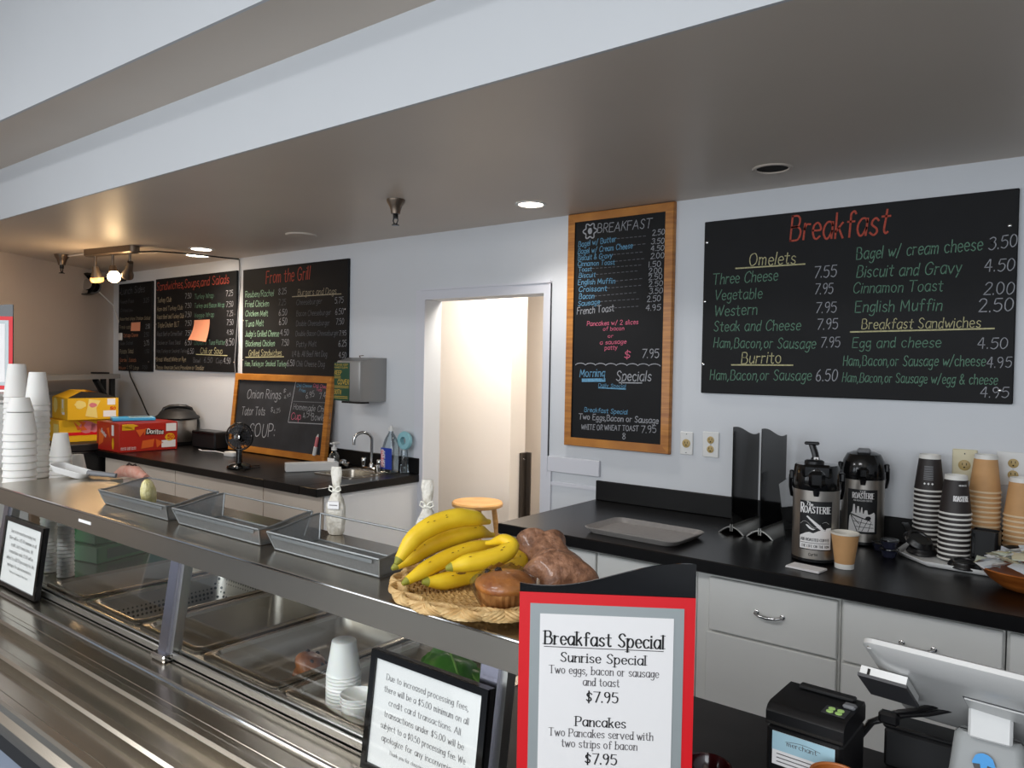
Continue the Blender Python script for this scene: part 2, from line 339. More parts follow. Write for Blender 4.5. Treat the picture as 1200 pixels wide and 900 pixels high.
M = dict(
    wall=mat('wall_paint', '#d3d6da', .75, var=.03, vscale=2, bump=.03, bscale=90), wallw=mat('left_wall_paint', '#cfc4bb', .8, var=.04, vscale=2),
    ceil=mat('taupe_ceiling_paint', '#d0c4b7', .42, var=.05, vscale=1.5, spec=.35), fascia=mat('fascia_paint', '#c6c9cc', .65, var=.02, vscale=2), white=mat('white_paint', '#e2e4e6', .6, var=.02, vscale=3), trim=mat('trim_paint', '#d4d5dc', .5),
    hall=mat('hall_paint', '#efe6dc', .7, var=.03, vscale=2), floor=mat('floor_vinyl', '#71767e', .4, var=.2, vscale=5),
    lam=mat('black_laminate', '#0a0809', .3, spec=.35, var=.25, vscale=14, bump=.015, bscale=200), lamb=mat('black_laminate_edge', '#060505', .45, spec=.3), cab=mat('white_cabinet', '#e6e6e2', .5, var=.03, vscale=2), cream=mat('cream_cabinet', '#e0d2c2', .5, var=.03, vscale=2),
    gap=mat('dark_gap', '#17130f', .8), steel=steel('brushed_steel'), steelv=steel('brushed_steel_post', '#a9a8b6', .25, (90, 90, 1)), steeld=steel('pan_steel', '#bdb6ab', .33, (2, 2, 2)), chrome=mat('chrome', '#c8c8c8', .08, 1.0), alu=mat('brushed_aluminium', '#b4b3ae', .35, 1.0),
    perf=dots('perforated_steel', '#a8a39b', '#050505', 70, .33), glass=glass('clear_glass', (.97, .98, .975, 1), .13, .002), acry=glass('clear_acrylic', (.86, .88, .88, 1), .8, .05), clear=glass('clear_plastic', (.9, .92, .92, 1), .7, .08, .1),
    mesh=mat('silver_wire_mesh', '#8e9192', .45, .6, alpha=.78, var=.12, vscale=160), wire=mat('silver_wire', '#8f9394', .4, .8),
    slate=mat('chalkboard_slate', '#0e0f12', .66, var=.35, vscale=5, bump=.02, bscale=40, spec=.3), slate2=mat('dusty_chalkboard', '#26282b', .65, var=.4, vscale=5, col2='#33353a', spec=.3),
    oak=wood('golden_oak', '#c07f31', '#9a5c1c', (3, 40, 3)), oakx=wood('golden_oak_rail', '#c07f31', '#9a5c1c', (3, 3, 40)), pine=wood('pale_pine', '#d9a765', '#c18b4a', (4, 4, 24)), bowlw=wood('orange_wood', '#b86a2c', '#8f4a1a', (6, 6, 30)),
    blackp=mat('black_plastic', '#0e0e10', .32), blackm=mat('matte_black', '#121214', .55), blackg=mat('glossy_black', '#0c0c0d', .12), grey=mat('grey_plastic', '#77787b', .45), dgrey=mat('dark_grey_plastic', '#3a3a3d', .4),
    whitep=mat('white_plastic', '#dcdcda', .4), paper=mat('white_paper', '#ebe9e8', .7), ink=mat('black_ink', '#161415', .7), inkg=mat('grey_ink', '#5a5658', .7), red=mat('red_card', '#d8101c', .45), silver=mat('silver_card', '#a3aaab', .35, .25),
    foam=mat('white_foam', '#e4e2dd', .6, sss=.1), rimk=mat('kraft_rim', '#dfc6a2', .5), rimw=mat('white_rim', '#e2e0da', .45), kraft=mat('kraft_paper', '#cc9c68', .65, var=.08, vscale=20), cupb=mat('dark_brown_paper', '#2c2625', .55), cupin=mat('cup_inside', '#e2dccf', .5),
    yel=mat('yellow_card', '#e8b21a', .5), yel2=mat('pale_yellow', '#efd67c', .5), dor=mat('red_carton', '#b4281d', .4), dor2=mat('dark_red_carton', '#8e1d17', .4), ora=mat('orange_print', '#e0672a', .45), blue=mat('blue_carton', '#3d9ccc', .45), brown=mat('brown_card', '#8a6a42', .7), green=mat('green_carton', '#1f6b3a', .35, coat=.3), green2=mat('green_print', '#2c5a3a', .4), gold=mat('gold_print', '#d3ac45', .5), dgreen=mat('dark_green_label', '#214a37', .4),
    ban=mat('banana_peel', '#f0cd2c', .42, var=.2, vscale=18, col2='#e2b81c', sss=.05), bant=mat('banana_tip', '#8a8a2c', .6), bans=mat('banana_bruise', '#7a5a1a', .8),
    wick=mat('wicker', '#d9b982', .6, var=.3, vscale=40, col2='#b98f55'), wick2=mat('wicker_inner', '#c9a468', .65, var=.35, vscale=60, col2='#9c763f'),
    muf=mat('muffin_crust', '#c8823f', .38, var=.5, vscale=26, col2='#8a4a1e', coat=.5, bump=.3, bscale=60), mufb=mat('muffin_base', '#c38a4c', .5, var=.4, vscale=40, col2='#8f5725', coat=.3), choc=mat('chocolate_chip', '#22120a', .5), loaf=mat('brown_bread', '#a27457', .5, var=.5, vscale=70, col2='#6b452f', bump=.6, bscale=80, coat=.25), wrap=glass('plastic_wrap', (.98, .98, .98, 1), .7, .015, .12),
    leaf=mat('green_leaf', '#3a7a2a', .4, var=.4, vscale=20, col2='#5c9a3c', bump=.3, bscale=30), icing=mat('pale_yellow_icing', '#dcd08a', .5, var=.2, vscale=60, col2='#e8e0b0', bump=.5, bscale=160), pinki=mat('pink_icing', '#e8a08c', .4, var=.3, vscale=40, col2='#f0bfae', coat=.5),
    cupc=mat('translucent_plastic', '#f4f3ef', .35, sss=.2), cello=mat('frosted_cellophane', '#f2eee4', .25, var=.2, vscale=60, col2='#cfc9ba', alpha=.86, bump=.6, bscale=60), ribbon=mat('white_ribbon', '#eceade', .4),
    lamp=mat('lit_lamp', '#fff4e0', .4, emit='#fff0dc', emis=14), bulb=mat('lit_bulb', '#ffe0b0', .4, emit='#ffd9a0', emis=30), bronze=mat('brushed_bronze', '#6f6256', .35, .8), bulbd=mat('amber_shade', '#d9a066', .3, emit='#ffb060', emis=1.6),
    ivory=mat('ivory_plate', '#d8cfae', .45), outl=mat('beige_receptacle', '#b49b62', .45), stick=mat('salmon_note', '#e79a77', .7), galv=mat('grey_metal', '#9b9a98', .42, .5), pot=mat('pot_steel', '#b9b3ab', .34, 1.0),
    blue2=mat('blue_label', '#2340a8', .4), soap=glass('clear_bottle', (.86, .93, .97, 1), .7, .06), pinkl=mat('pink_label', '#d97a80', .5), teal=mat('teal_scrubber', '#8fc3cc', .5), lblue=mat('pale_blue_label', '#a8cbd8', .4), dred=mat('dark_red_glass', '#3a0c10', .15, coat=.5), logo=mat('logo_blue', '#2f8fd0', .4), tabl=mat('silver_tablet', '#d0d0ce', .35, .25), led=mat('green_button', '#8fae62', .4, emit='#a8d080', emis=.25), cart=mat('scuffed_black', '#151314', .45, var=.3, vscale=6, col2='#2b292a'))
CH = {k: mat('chalk_' + n, c, .9, var=.35, vscale=120) for k, n, c in (('g', 'green', '#68907a'), ('y', 'yellow', '#c4be92'), ('r', 'red', '#b8503f'), ('w', 'white', '#a6a8ae'), ('d', 'faint', '#686a70'), ('b', 'blue', '#6aa0c2'), ('p', 'pink', '#e0708c'), ('l', 'mint', '#a4ccac'), ('t', 'tan', '#b3a68c'), ('o', 'orange', '#d88c66'))}
CK = list(CH)
# ================================================================== ROOM
YW = 3.433; ZC = 2.43
m = MB(); m.box((-9, -3.6, -.06), (2.6, 6.2, 0)); struct(m.build('floor', M['floor']))
m = MB()
m.box((-7.75, YW, 0), (-3.346, YW + .14, ZC)); m.box((-2.432, YW, 0), (2.5, YW + .14, ZC)); m.box((-3.346, YW, 2.015), (-2.432, YW + .14, ZC))
struct(m.build('wall_back', M['wall']))
m = MB()                                            # the left wall runs off at an angle
a, b = (-7.56, 3.433), (-4.9, -.6)
dx, dy = b[0] - a[0], b[1] - a[1]; l = hypot(dx, dy); nx, ny = dy / l * .12, -dx / l * .12
m.prism([a, b, (b[0] + nx, b[1] + ny), (a[0] + nx, a[1] + ny)], 0, ZC, lambda u, v, h: (u, v, h)); struct(m.build('wall_left', M['wallw']))
m = MB(); m.box((2.5, -3.5, 0), (2.6, YW + .14, 3.02)); struct(m.build('wall_right', M['wall']))
m = MB(); m.box((-8.2, 1.72, ZC), (2.6, YW + .14, 2.5)); struct(m.build('ceiling', M['ceil']))
m = MB(); m.box((-8.2, 1.72, 2.5), (2.6, 1.80, 2.76)); m.box((-8.2, 1.708, ZC), (2.6, 1.72, 2.76)); struct(m.build('trim_1', M['fascia']))      # white face of the low soffit
m = MB()
m.add([(-8.2, 1.30, 2.73), (2.6, 1.485, 2.73), (2.6, 1.72, 2.73), (-8.2, 1.72, 2.73), (-8.2, 1.30, 2.8), (2.6, 1.485, 2.8), (2.6, 1.8, 2.8), (-8.2, 1.8, 2.8)], [(0, 1, 2, 3), (4, 7, 6, 5), (0, 4, 5, 1), (2, 6, 7, 3), (1, 5, 6, 2), (0, 3, 7, 4)])
struct(m.build('ceiling', M['ceil']))
m = MB(); m.add([(-8.2, 1.288, 2.73), (2.6, 1.473, 2.73), (2.6, 1.485, 2.73), (-8.2, 1.30, 2.73), (-8.2, 1.288, 3.3), (2.6, 1.473, 3.3), (2.6, 1.485, 3.3), (-8.2, 1.30, 3.3)], [(0, 3, 2, 1), (4, 5, 6, 7), (0, 1, 5, 4), (2, 3, 7, 6), (0, 4, 7, 3), (1, 2, 6, 5)])
struct(m.build('trim_2', M['fascia']))
m = MB(); m.box((-8.2, -3.5, 3.3), (2.6, 1.6, 3.36)); struct(m.build('ceiling', M['ceil']))
m = MB()                                            # shop front behind the customer, with four window openings
for x0, x1 in ((-8.2, -6.5), (-4.7, -4.1), (-2.3, -1.7), (.1, .5), (2.3, 2.6)): m.box((x0, -3.6, 0), (x1, -3.5, 3.3))
m.box((-8.2, -3.6, 0), (2.6, -3.5, .5)); m.box((-8.2, -3.6, 2.5), (2.6, -3.5, 3.3)); struct(m.build('wall_front', M['wall']))
# doorway and the passage behind it
m = MB()
m.box((-3.425, YW - .012, 0), (-3.346, YW, 2.075)); m.box((-2.432, YW - .012, 0), (-2.384, YW, 2.068)); m.box((-3.346, YW - .012, 2.015), (-2.432, YW, 2.07))
m.box((-2.396, YW - .016, 1.0), (-2.384, YW, 2.068)); m.box((-3.38, YW - .02, 2.07), (-2.384, YW, 2.082))
struct(m.build('trim_3', M['trim']))
m = MB(); m.box((-2.384, YW - .016, 1.03), (-2.05, YW, 1.115), .003); m.box((-2.384, YW - .014, .0), (-2.36, YW, 1.03)); m.box((-2.384, YW - .01, .955), (-2.05, YW, .975)); struct(m.build('baseboard_back', M['trim']))
m = MB()
m.box((-6, 4.25, 0), (-3.29, 4.43, 2.5)); m.box((-3.9, 5.0, 0), (.2, 5.1, 2.5)); m.box((-.3, YW + .14, 0), (-.2, 5.0, 2.5)); m.box((-6.1, YW + .14, 0), (-6, 4.43, 2.5)); m.box((-4.0, 4.43, 0), (-3.9, 5.1, 2.5))
struct(m.build('wall_passage', M['hall']))
m = MB(); m.box((-6.1, YW + .14, 2.5), (.2, 5.1, 2.56)); struct(m.build('ceiling', M['white']))
t = thing('corner_guard', 'tall dark metal guard on the passage wall end behind the doorway', 'corner guard', (-3.29, 4.43, .45))
m = MB(); m.box((-3.289, 4.36, .45), (-3.275, 4.45, .98), .003); m.box((-3.289, 4.43, .45), (-3.24, 4.445, .98), .002); m.build('plate', mat('guard_metal', '#4c443d', .4, .6), t, True)
for z in (.5, .93):
    m = MB()
    m.xf = Matrix.Translation((-3.274, 4.40, z)) @ Matrix.Rotation(radians(90), 4, 'Y'); m.lathe([(.006, 0), (.005, .002)], 10); m.xf = None; m.build('screw', M['chrome'], t, True)
d = bpy.data.lights.new('passage_lamp', 'AREA'); d.energy = 34; d.size = .5; d.color = (1, .92, .82)
o = bpy.data.objects.new('passage_lamp', d); COL.objects.link(o); o.location = (-3.1, 3.95, 2.48)
o = bpy.data.objects.new('passage_lamp', d.copy()); o.data.energy = 7; COL.objects.link(o); o.location = (-2.2, 4.5, 2.48)

# ================================================================== BACK COUNTER ON THE RIGHT
t = thing('countertop', 'long black laminate worktop with the coffee pots and paper cups', 'countertop', (0, 3.0, .86))
m = MB(); m.box((-2.075, 2.60, .862), (2.45, YW - .004, .91), .004); m.build('worktop', M['lam'], t, True)
m = MB(); m.box((-2.066, 3.412, .9105), (2.45, YW - .004, 1.012), .003); m.build('backsplash', M['lamb'], t, True)
def cabinet(name, label, x0, x1, y, z1, matn, drawers, doors, handles=True, group=None, side=None, yb=YW - .02):
    t = thing(name, label, 'cabinet', ((x0 + x1) / 2, y + .3, 0), 0, group)
    m = MB(); m.box((x0, y + .02, .1), (x1, yb, z1 if name == 'base_cabinet' else .765), .002);
    if name != 'base_cabinet': m.box((x0, y + .02, .766), (x1, y + .2, z1), .002); m.box((x0, y + .2, .766), (x0 + .9, yb, z1), .002)
    m.box((x0 + .02, y + .08, 0), (x1 - .02, yb, .1)); m.build('carcass', M[side or matn], t, True)
    for a, b, c, d in drawers:
        m = MB(); m.box((a, y, c), (b, y + .0185, d), .003); dr = m.build('drawer', M[matn], t, True)
        if handles:
            xm = (a + b) / 2 + .0; zm = (c + d) / 2
            m = MB(); m.tube([(xm - .045, y - .001, zm + .004), (xm - .045, y - .02, zm + .004), (xm - .03, y - .028, zm), (xm, y - .03, zm - .002), (xm + .03, y - .028, zm), (xm + .045, y - .02, zm + .004), (xm + .045, y - .001, zm + .004)], [.006, .005, .005, .006, .005, .005, .006], 10)
            for q in (-.045, .045):
                m.xf = Matrix.Translation((xm + q, y, zm + .004)) @ Matrix.Rotation(radians(90), 4, 'X'); m.lathe([(.009, -.0005), (.009, .003), (.005, .006)], 12); m.xf = None
            h = m.build('handle', M['chrome'], t, True); h.parent = dr
    for a, b, c, d in doors:
        m = MB(); m.box((a, y, c), (b, y + .0185, d), .003); m.build('door', M[matn], t, True)
    return t
cabinet('base_cabinet', 'white base cabinet with one wire pull drawer, below the coffee pots', -1.157, -.648, 2.64, .86, 'cab', [(-1.104, -.655, .648, .842)], [(-1.112, -.655, .11, .640)])
cabinet('base_cabinet', 'white base cabinet with a wire pull drawer seen behind the silver tablet', -.646, -.188, 2.64, .86, 'cab', [(-.638, -.192, .648, .846)], [(-.638, -.192, .11, .640)])
cabinet('base_cabinet', 'white base cabinet at the far right edge under the black worktop', -.184, .9, 2.64, .86, 'cab', [(-.176, .36, .648, .846), (.37, .89, .648, .846)], [(-.176, .36, .11, .64), (.37, .89, .11, .64)])
cabinet('base_cabinet', 'white base cabinet at the left end of the black worktop, behind the brown bread', -2.05, -1.159, 2.64, .86, 'cab', [], [(-2.04, -1.592, .11, .846), (-1.584, -1.17, .11, .846)], False)

# ================================================================== SINK COUNTER ON THE LEFT
t = thing('countertop', 'black laminate worktop with the small sink, desk fan and chip cartons', 'countertop', (-4.7, 3.0, .86))
SX0, SX1, SY0, SY1 = -3.869, -3.531, 3.001, 3.299
m = MB(); m.box((-6.06, 2.625, .862), (SX0, YW, .91), .003); m.box((SX1, 2.625, .862), (-3.374, YW, .91), .003); m.box((SX0, 2.625, .862), (SX1, SY0, .91)); m.box((SX0, SY1, .862), (SX1, YW, .91)); m.build('worktop', M['lam'], t, True)
m = MB(); m.box((-6.06, 3.412, .9105), (-3.374, YW - .001, 1.012), .003); m.build('backsplash', M['lamb'], t, True)
cabinet('sink_cabinet', 'cream fronted cabinet under the worktop with the sink and fan', -6.03, -3.392, 2.68, .86, 'cream', [], [(-6.02, -5.504, .11, .855), (-5.494, -4.987, .11, .855), (-4.977, -3.96, .11, .855), (-3.95, -3.40, .11, .855)], False, None, 'cream')
m = MB(); m.box((-3.391, 2.69, .0), (-3.386, YW - .01, .86)); m.build('end_panel', M['white'], [o for o in COL.objects if o.name.startswith('sink_cabinet')][0], True)
# sink
t = thing('sink', 'small stainless drop-in sink in the left black worktop', 'sink', (-3.7, 3.15, .91))
m = MB()
def ring(w, h, r, z): return [(x, y, z) for x, y in rrect(w, h, r)]
m.loft([ring(.37, .33, .03, .0), ring(.37, .33, .03, .005), ring(.33, .29, .03, .006), ring(.31, .27, .04, -.002), ring(.29, .25, .05, -.13)], False, True)
o = m.build('basin', M['steel'], t); 
m = MB(); m.box((-.185, .165, .0), (.185, .245, .006), .002); m.build('deck', M['steel'], t)
t = thing('faucet', 'chrome gooseneck faucet with two handles at the small sink', 'faucet', (-3.745, 3.355, .916))
m = MB(); m.box((-.098, -.03, 0), (.098, .03, .014), .006); m.build('base_plate', M['chrome'], t)
m = MB(); m.lathe([(.02, .012), (.018, .03), (.012, .04)], 16)
m.tube([(0, 0, .03), (0, 0, .19)] + [(-.05 * (1 - cos(radians(q))) * .6, -.05 * (1 - cos(radians(q))), .19 + .05 * sin(radians(q))) for q in range(15, 181, 15)] + [(-.06, -.10, .16)], .0105, 12); m.build('spout', M['chrome'], t)
for q in (-.075, .075):
    m = MB(); m.lathe([(.018, .012), (.016, .03), (.02, .04), (.02, .062), (.014, .07)], 12, (q, 0, 0)); m.build('handle', M['chrome'], t)

# ================================================================== SERVING COUNTER
ZB = .85
t = thing('serving_counter', 'stainless serving counter with food wells and ribbed tray slide', 'serving counter', (-2.4, 1.2, 0))
m = MB()
m.box((-4.6, .86, 0), (-.76, .88, .835)); m.box((-4.6, 1.60, 0), (-.76, 1.62, .835)); m.box((-4.6, .88, .0), (-4.58, 1.6, .835)); m.box((-.78, .88, 0), (-.76, 1.6, .835)); m.box((-4.58, .88, .55), (-.78, 1.6, .57))
m.build('body', mat('blue_grey_front', '#8b94a3', .5), t, True)
m = MB()
m.box((-4.6, .905, .835), (-.742, 1.034, ZB), .002); m.box((-4.6, 1.50, .835), (-1.06, 1.62, ZB), .002); m.box((-4.6, 1.034, .835), (-2.74, 1.50, ZB)); m.box((-1.098, 1.034, .835), (-1.06, 1.50, ZB))
for x in (-2.465, -2.122, -1.794, -1.455): m.box((x - .012, 1.034, .835), (x + .012, 1.50, ZB - .001))
m.build('top', M['steel'], t, True)
m = MB(); m.box((-1.058, 1.036, .80), (-.738, 1.625, ZB), .001); m.build('black_end_top', M['cart'], t, True)
m = MB(); m.box((-4.6, .600, .765), (-.742, .618, .805)); m.build('slide_shadow', M['blackm'], t, True)  # black strip added in place of the shadow under the tray slide edge
m = MB(); m.tube([(-4.6, .903, .846), (-.742, .903, .846)], .005, 8); m.build('front_edge', M['chrome'], t, True)
m = MB(); m.box((-4.6, .853, .828), (-.742, .902, .842), .001); m.build('ledge', M['steel'], t, True)
m = MB(); prof = [(.852, .842), (.838, .842), (.832, .848), (.826, .851), (.81, .851), (.803, .846), (.798, .826), (.742, .826), (.736, .846), (.73, .851), (.714, .851), (.708, .846), (.703, .826), (.645, .826), (.641, .846), (.635, .851), (.619, .851), (.614, .846), (.610, .835), (.597, .826), (.594, .818), (.594, .806), (.60, .806), (.604, .812), (.852, .815)]
m.prism(prof, -4.6, -.742, lambda u, v, h: (h, u, v)); m.build('tray_slide', M['steel'], t, True, 25)
for x in (-3.6, -2.6, -1.6, -.9):
    m = MB(); m.box((x, .62, .70), (x + .03, .859, .80)); m.prism([(.62, .70), (.859, .70), (.859, .55)], x, x + .03, lambda u, v, h: (h, u, v)); m.build('bracket', M['galv'], t, True)
# cashier end of the counter
t = thing('cashier_counter', 'black scuffed counter top with the receipt printer and tablet', 'counter', (.3, 1.2, 0))
m = MB(); m.box((-.735, .60, .80), (2.3, 1.63, ZB), .003); m.build('counter_top', M['cart'], t, True)
m = MB(); m.box((-.73, .88, 0), (2.28, 1.60, .80)); m.build('body', mat('blue_grey_body', '#8b94a3', .5), t, True)

def pan(label, x0, x1, y0, y1, depth, material, taper=.012):
    t = thing('food_pan', label, 'pan', ((x0 + x1) / 2, (y0 + y1) / 2, ZB + .0012), 0, 'food pans in the serving counter')
    w, h = x1 - x0, y1 - y0; m = MB()
    m.loft([ring(w, h, .022, .0), ring(w, h, .022, .004), ring(w - .006, h - .006, .022, .006), ring(w - .036, h - .036, .03, .006), ring(w - .044, h - .044, .032, -.004)], False, False)
    m.build('rim', M['steel'], t)
    m = MB(); m.loft([ring(w - .044, h - .044, .032, -.004), ring(w - .05, h - .05, .04, -depth * .35), ring(w - .05 - taper * 2, h - .05 - taper * 2, .045, -depth + .01), ring(w - .075 - taper * 2, h - .075 - taper * 2, .05, -depth)], False, True)
    m.build('basin', M[material], t); return t
pan('deep steel pan at the left end of the serving counter, beside the green cartons', -2.745, -2.474, 1.03, 1.50, .10, 'steeld')
pan('perforated steel pan in the serving counter left of the sneeze guard post', -2.448, -2.13, 1.03, 1.50, .10, 'perf')
pan('empty deep steel pan right behind the middle sneeze guard post', -2.114, -1.802, 1.03, 1.50, .15, 'steeld')
pan('steel pan in the serving counter holding a wrapped muffin', -1.783, -1.468, 1.03, 1.50, .067, 'steeld')
pan('shallow steel pan with plastic cups and green leaves', -1.441, -1.10, 1.03, 1.50, .035, 'steeld')

# sneeze guard with its top shelf
t = thing('sneeze_guard', 'slanted glass guard carrying the steel top shelf above the food pans', 'sneeze guard', (-1.9, 1.1, ZB))
m = MB(); m.prism([(.985, 1.093), (.985, 1.146), (.989, 1.150), (1.303, 1.150), (1.303, 1.12), (1.296, 1.12), (1.296, 1.144), (.993, 1.144), (.993, 1.093)], -3.105, -.70, lambda u, v, h: (h, u, v)); sh = m.build('shelf', M['steel'], t, True, 25)
m = MB(); m.tube([(-3.105, .9862, 1.1478), (-.70, .9862, 1.1478)], .0032, 8); o = m.build('edge_highlight', M['chrome'], t, True); o.parent = sh  # chrome tube added to draw a bright highlight along the shelf lip
m = MB(); m.box((-2.38, .9835, 1.118), (-2.30, .985, 1.127), .0005); o = m.build('shelf_tag', M['paper'], t, True); o.parent = sh
PX = (-2.955, -1.835, -.80)
for x in PX:
    m = MB(); q = [(x - .022, x + .022)]
    m.add([(x + sx * .019, y + sy * .016, z) for z, y in ((.868, .972), (1.144, 1.012)) for sx, sy in ((-1, -1), (1, -1), (1, 1), (-1, 1))], [(3, 2, 1, 0), (4, 5, 6, 7), (0, 1, 5, 4), (1, 2, 6, 5), (2, 3, 7, 6), (3, 0, 4, 7)])
    po = m.build('post', M['steelv'], t, True)
    m = MB(); m.add([(x + .026 + sx * .007, y + sy * .012, z) for z, y in ((.868, .978), (1.144, 1.016)) for sx, sy in ((-1, -1), (1, -1), (1, 1), (-1, 1))], [(3, 2, 1, 0), (4, 5, 6, 7), (0, 1, 5, 4), (1, 2, 6, 5), (2, 3, 7, 6), (3, 0, 4, 7)])
    o = m.build('glass_channel', M['alu'], t, True); o.parent = po
    m = MB(); m.box((x - .032, .942, .8505), (x + .034, .998, .868), .004); o = m.build('foot', M['chrome'], t, True); o.parent = po
m = MB()
for x0, x1 in ((PX[0] + .035, PX[1] - .033), (PX[1] + .035, PX[2] - .033)):
    m.box((x0, .965, .8505), (x1, .972, .874), .002); m.box((x0, .982, .8505), (x1, .989, .874), .002); m.box((x0, .965, .8505), (x1, .989, .858))
m.build('bottom_channel', M['alu'], t, True)
for x0, x1 in ((PX[0] + .03, PX[1] - .02), (PX[1] + .03, PX[2] - .02)):
    m = MB(); m.add([(x, y, z) for z, y0 in ((.86, .975), (1.142, 1.014)) for x in (x0, x1) for y in (y0, y0 + .005)], [(0, 2, 3, 1), (4, 5, 7, 6), (0, 4, 6, 2), (1, 3, 7, 5), (0, 1, 5, 4), (2, 6, 7, 3)]); m.build('glass_panel', M['glass'], t, True)
# chalk lettering: text, baseline start x,z, baseline end x,z, capital height, chalk
T_BIG=[('Breakfast',-1.091,2.183,-0.693,2.179,0.1073,'r'),
('Omelets',-1.273,2.086,-1.064,2.082,0.0539,'y'),
('_',-1.333,2.078,-1.021,2.077,0.0,'y'),
('Three Cheese',-1.445,2.01,-1.14,2.012,0.0499,'g'),
('7.55',-0.983,2.013,-0.889,2.015,0.0492,'w'),
('Vegetable',-1.434,1.935,-1.209,1.935,0.0475,'g'),
('7.95',-0.979,1.942,-0.901,1.941,0.0444,'w'),
('Western',-1.432,1.859,-1.23,1.862,0.0503,'g'),
('7.95',-0.973,1.86,-0.885,1.86,0.0443,'w'),
('Steak and Cheese',-1.435,1.788,-1.035,1.788,0.0469,'g'),
('7.95',-0.965,1.788,-0.877,1.789,0.0443,'w'),
('Ham,Bacon,or Sausage',-1.434,1.711,-0.969,1.705,0.0466,'g'),
('7.95',-0.948,1.71,-0.866,1.711,0.0429,'w'),
('Burrito',-1.298,1.637,-1.115,1.641,0.0519,'y'),
('_',-1.342,1.63,-1.062,1.632,0.0,'y'),
('Ham,Bacon,or Sausage',-1.448,1.558,-0.983,1.566,0.0468,'g'),
('6.50',-0.962,1.564,-0.875,1.567,0.0492,'w'),
('Bagel w/ cream cheese',-0.811,2.081,-0.358,2.086,0.0494,'g'),
('3.50',-0.336,2.082,-0.246,2.09,0.0465,'w'),
('Biscuit and Gravy',-0.809,2.006,-0.426,2.0,0.0486,'g'),
('4.50',-0.348,2.0,-0.252,2.0,0.0455,'w'),
('Cinnamon Toast',-0.821,1.939,-0.488,1.934,0.0443,'g'),
('2.00',-0.35,1.913,-0.251,1.911,0.0456,'w'),
('English Muffin',-0.811,1.859,-0.49,1.857,0.0467,'g'),
('2.50',-0.364,1.846,-0.252,1.847,0.0489,'w'),
('Breakfast Sandwiches',-0.783,1.787,-0.356,1.786,0.0413,'y'),
('_',-0.825,1.776,-0.31,1.782,0.0,'y'),
('Egg and cheese',-0.818,1.709,-0.489,1.71,0.0421,'g'),
('4.50',-0.363,1.704,-0.266,1.705,0.0414,'w'),
('Ham,Bacon,or Sausage w/cheese',-0.852,1.633,-0.336,1.638,0.0416,'g'),
('4.95',-0.331,1.632,-0.251,1.634,0.0391,'w'),
('Ham,Bacon,or Sausage w/egg & cheese',-0.854,1.564,-0.295,1.568,0.0391,'g'),
('4.95',-0.349,1.517,-0.257,1.519,0.0392,'w')]
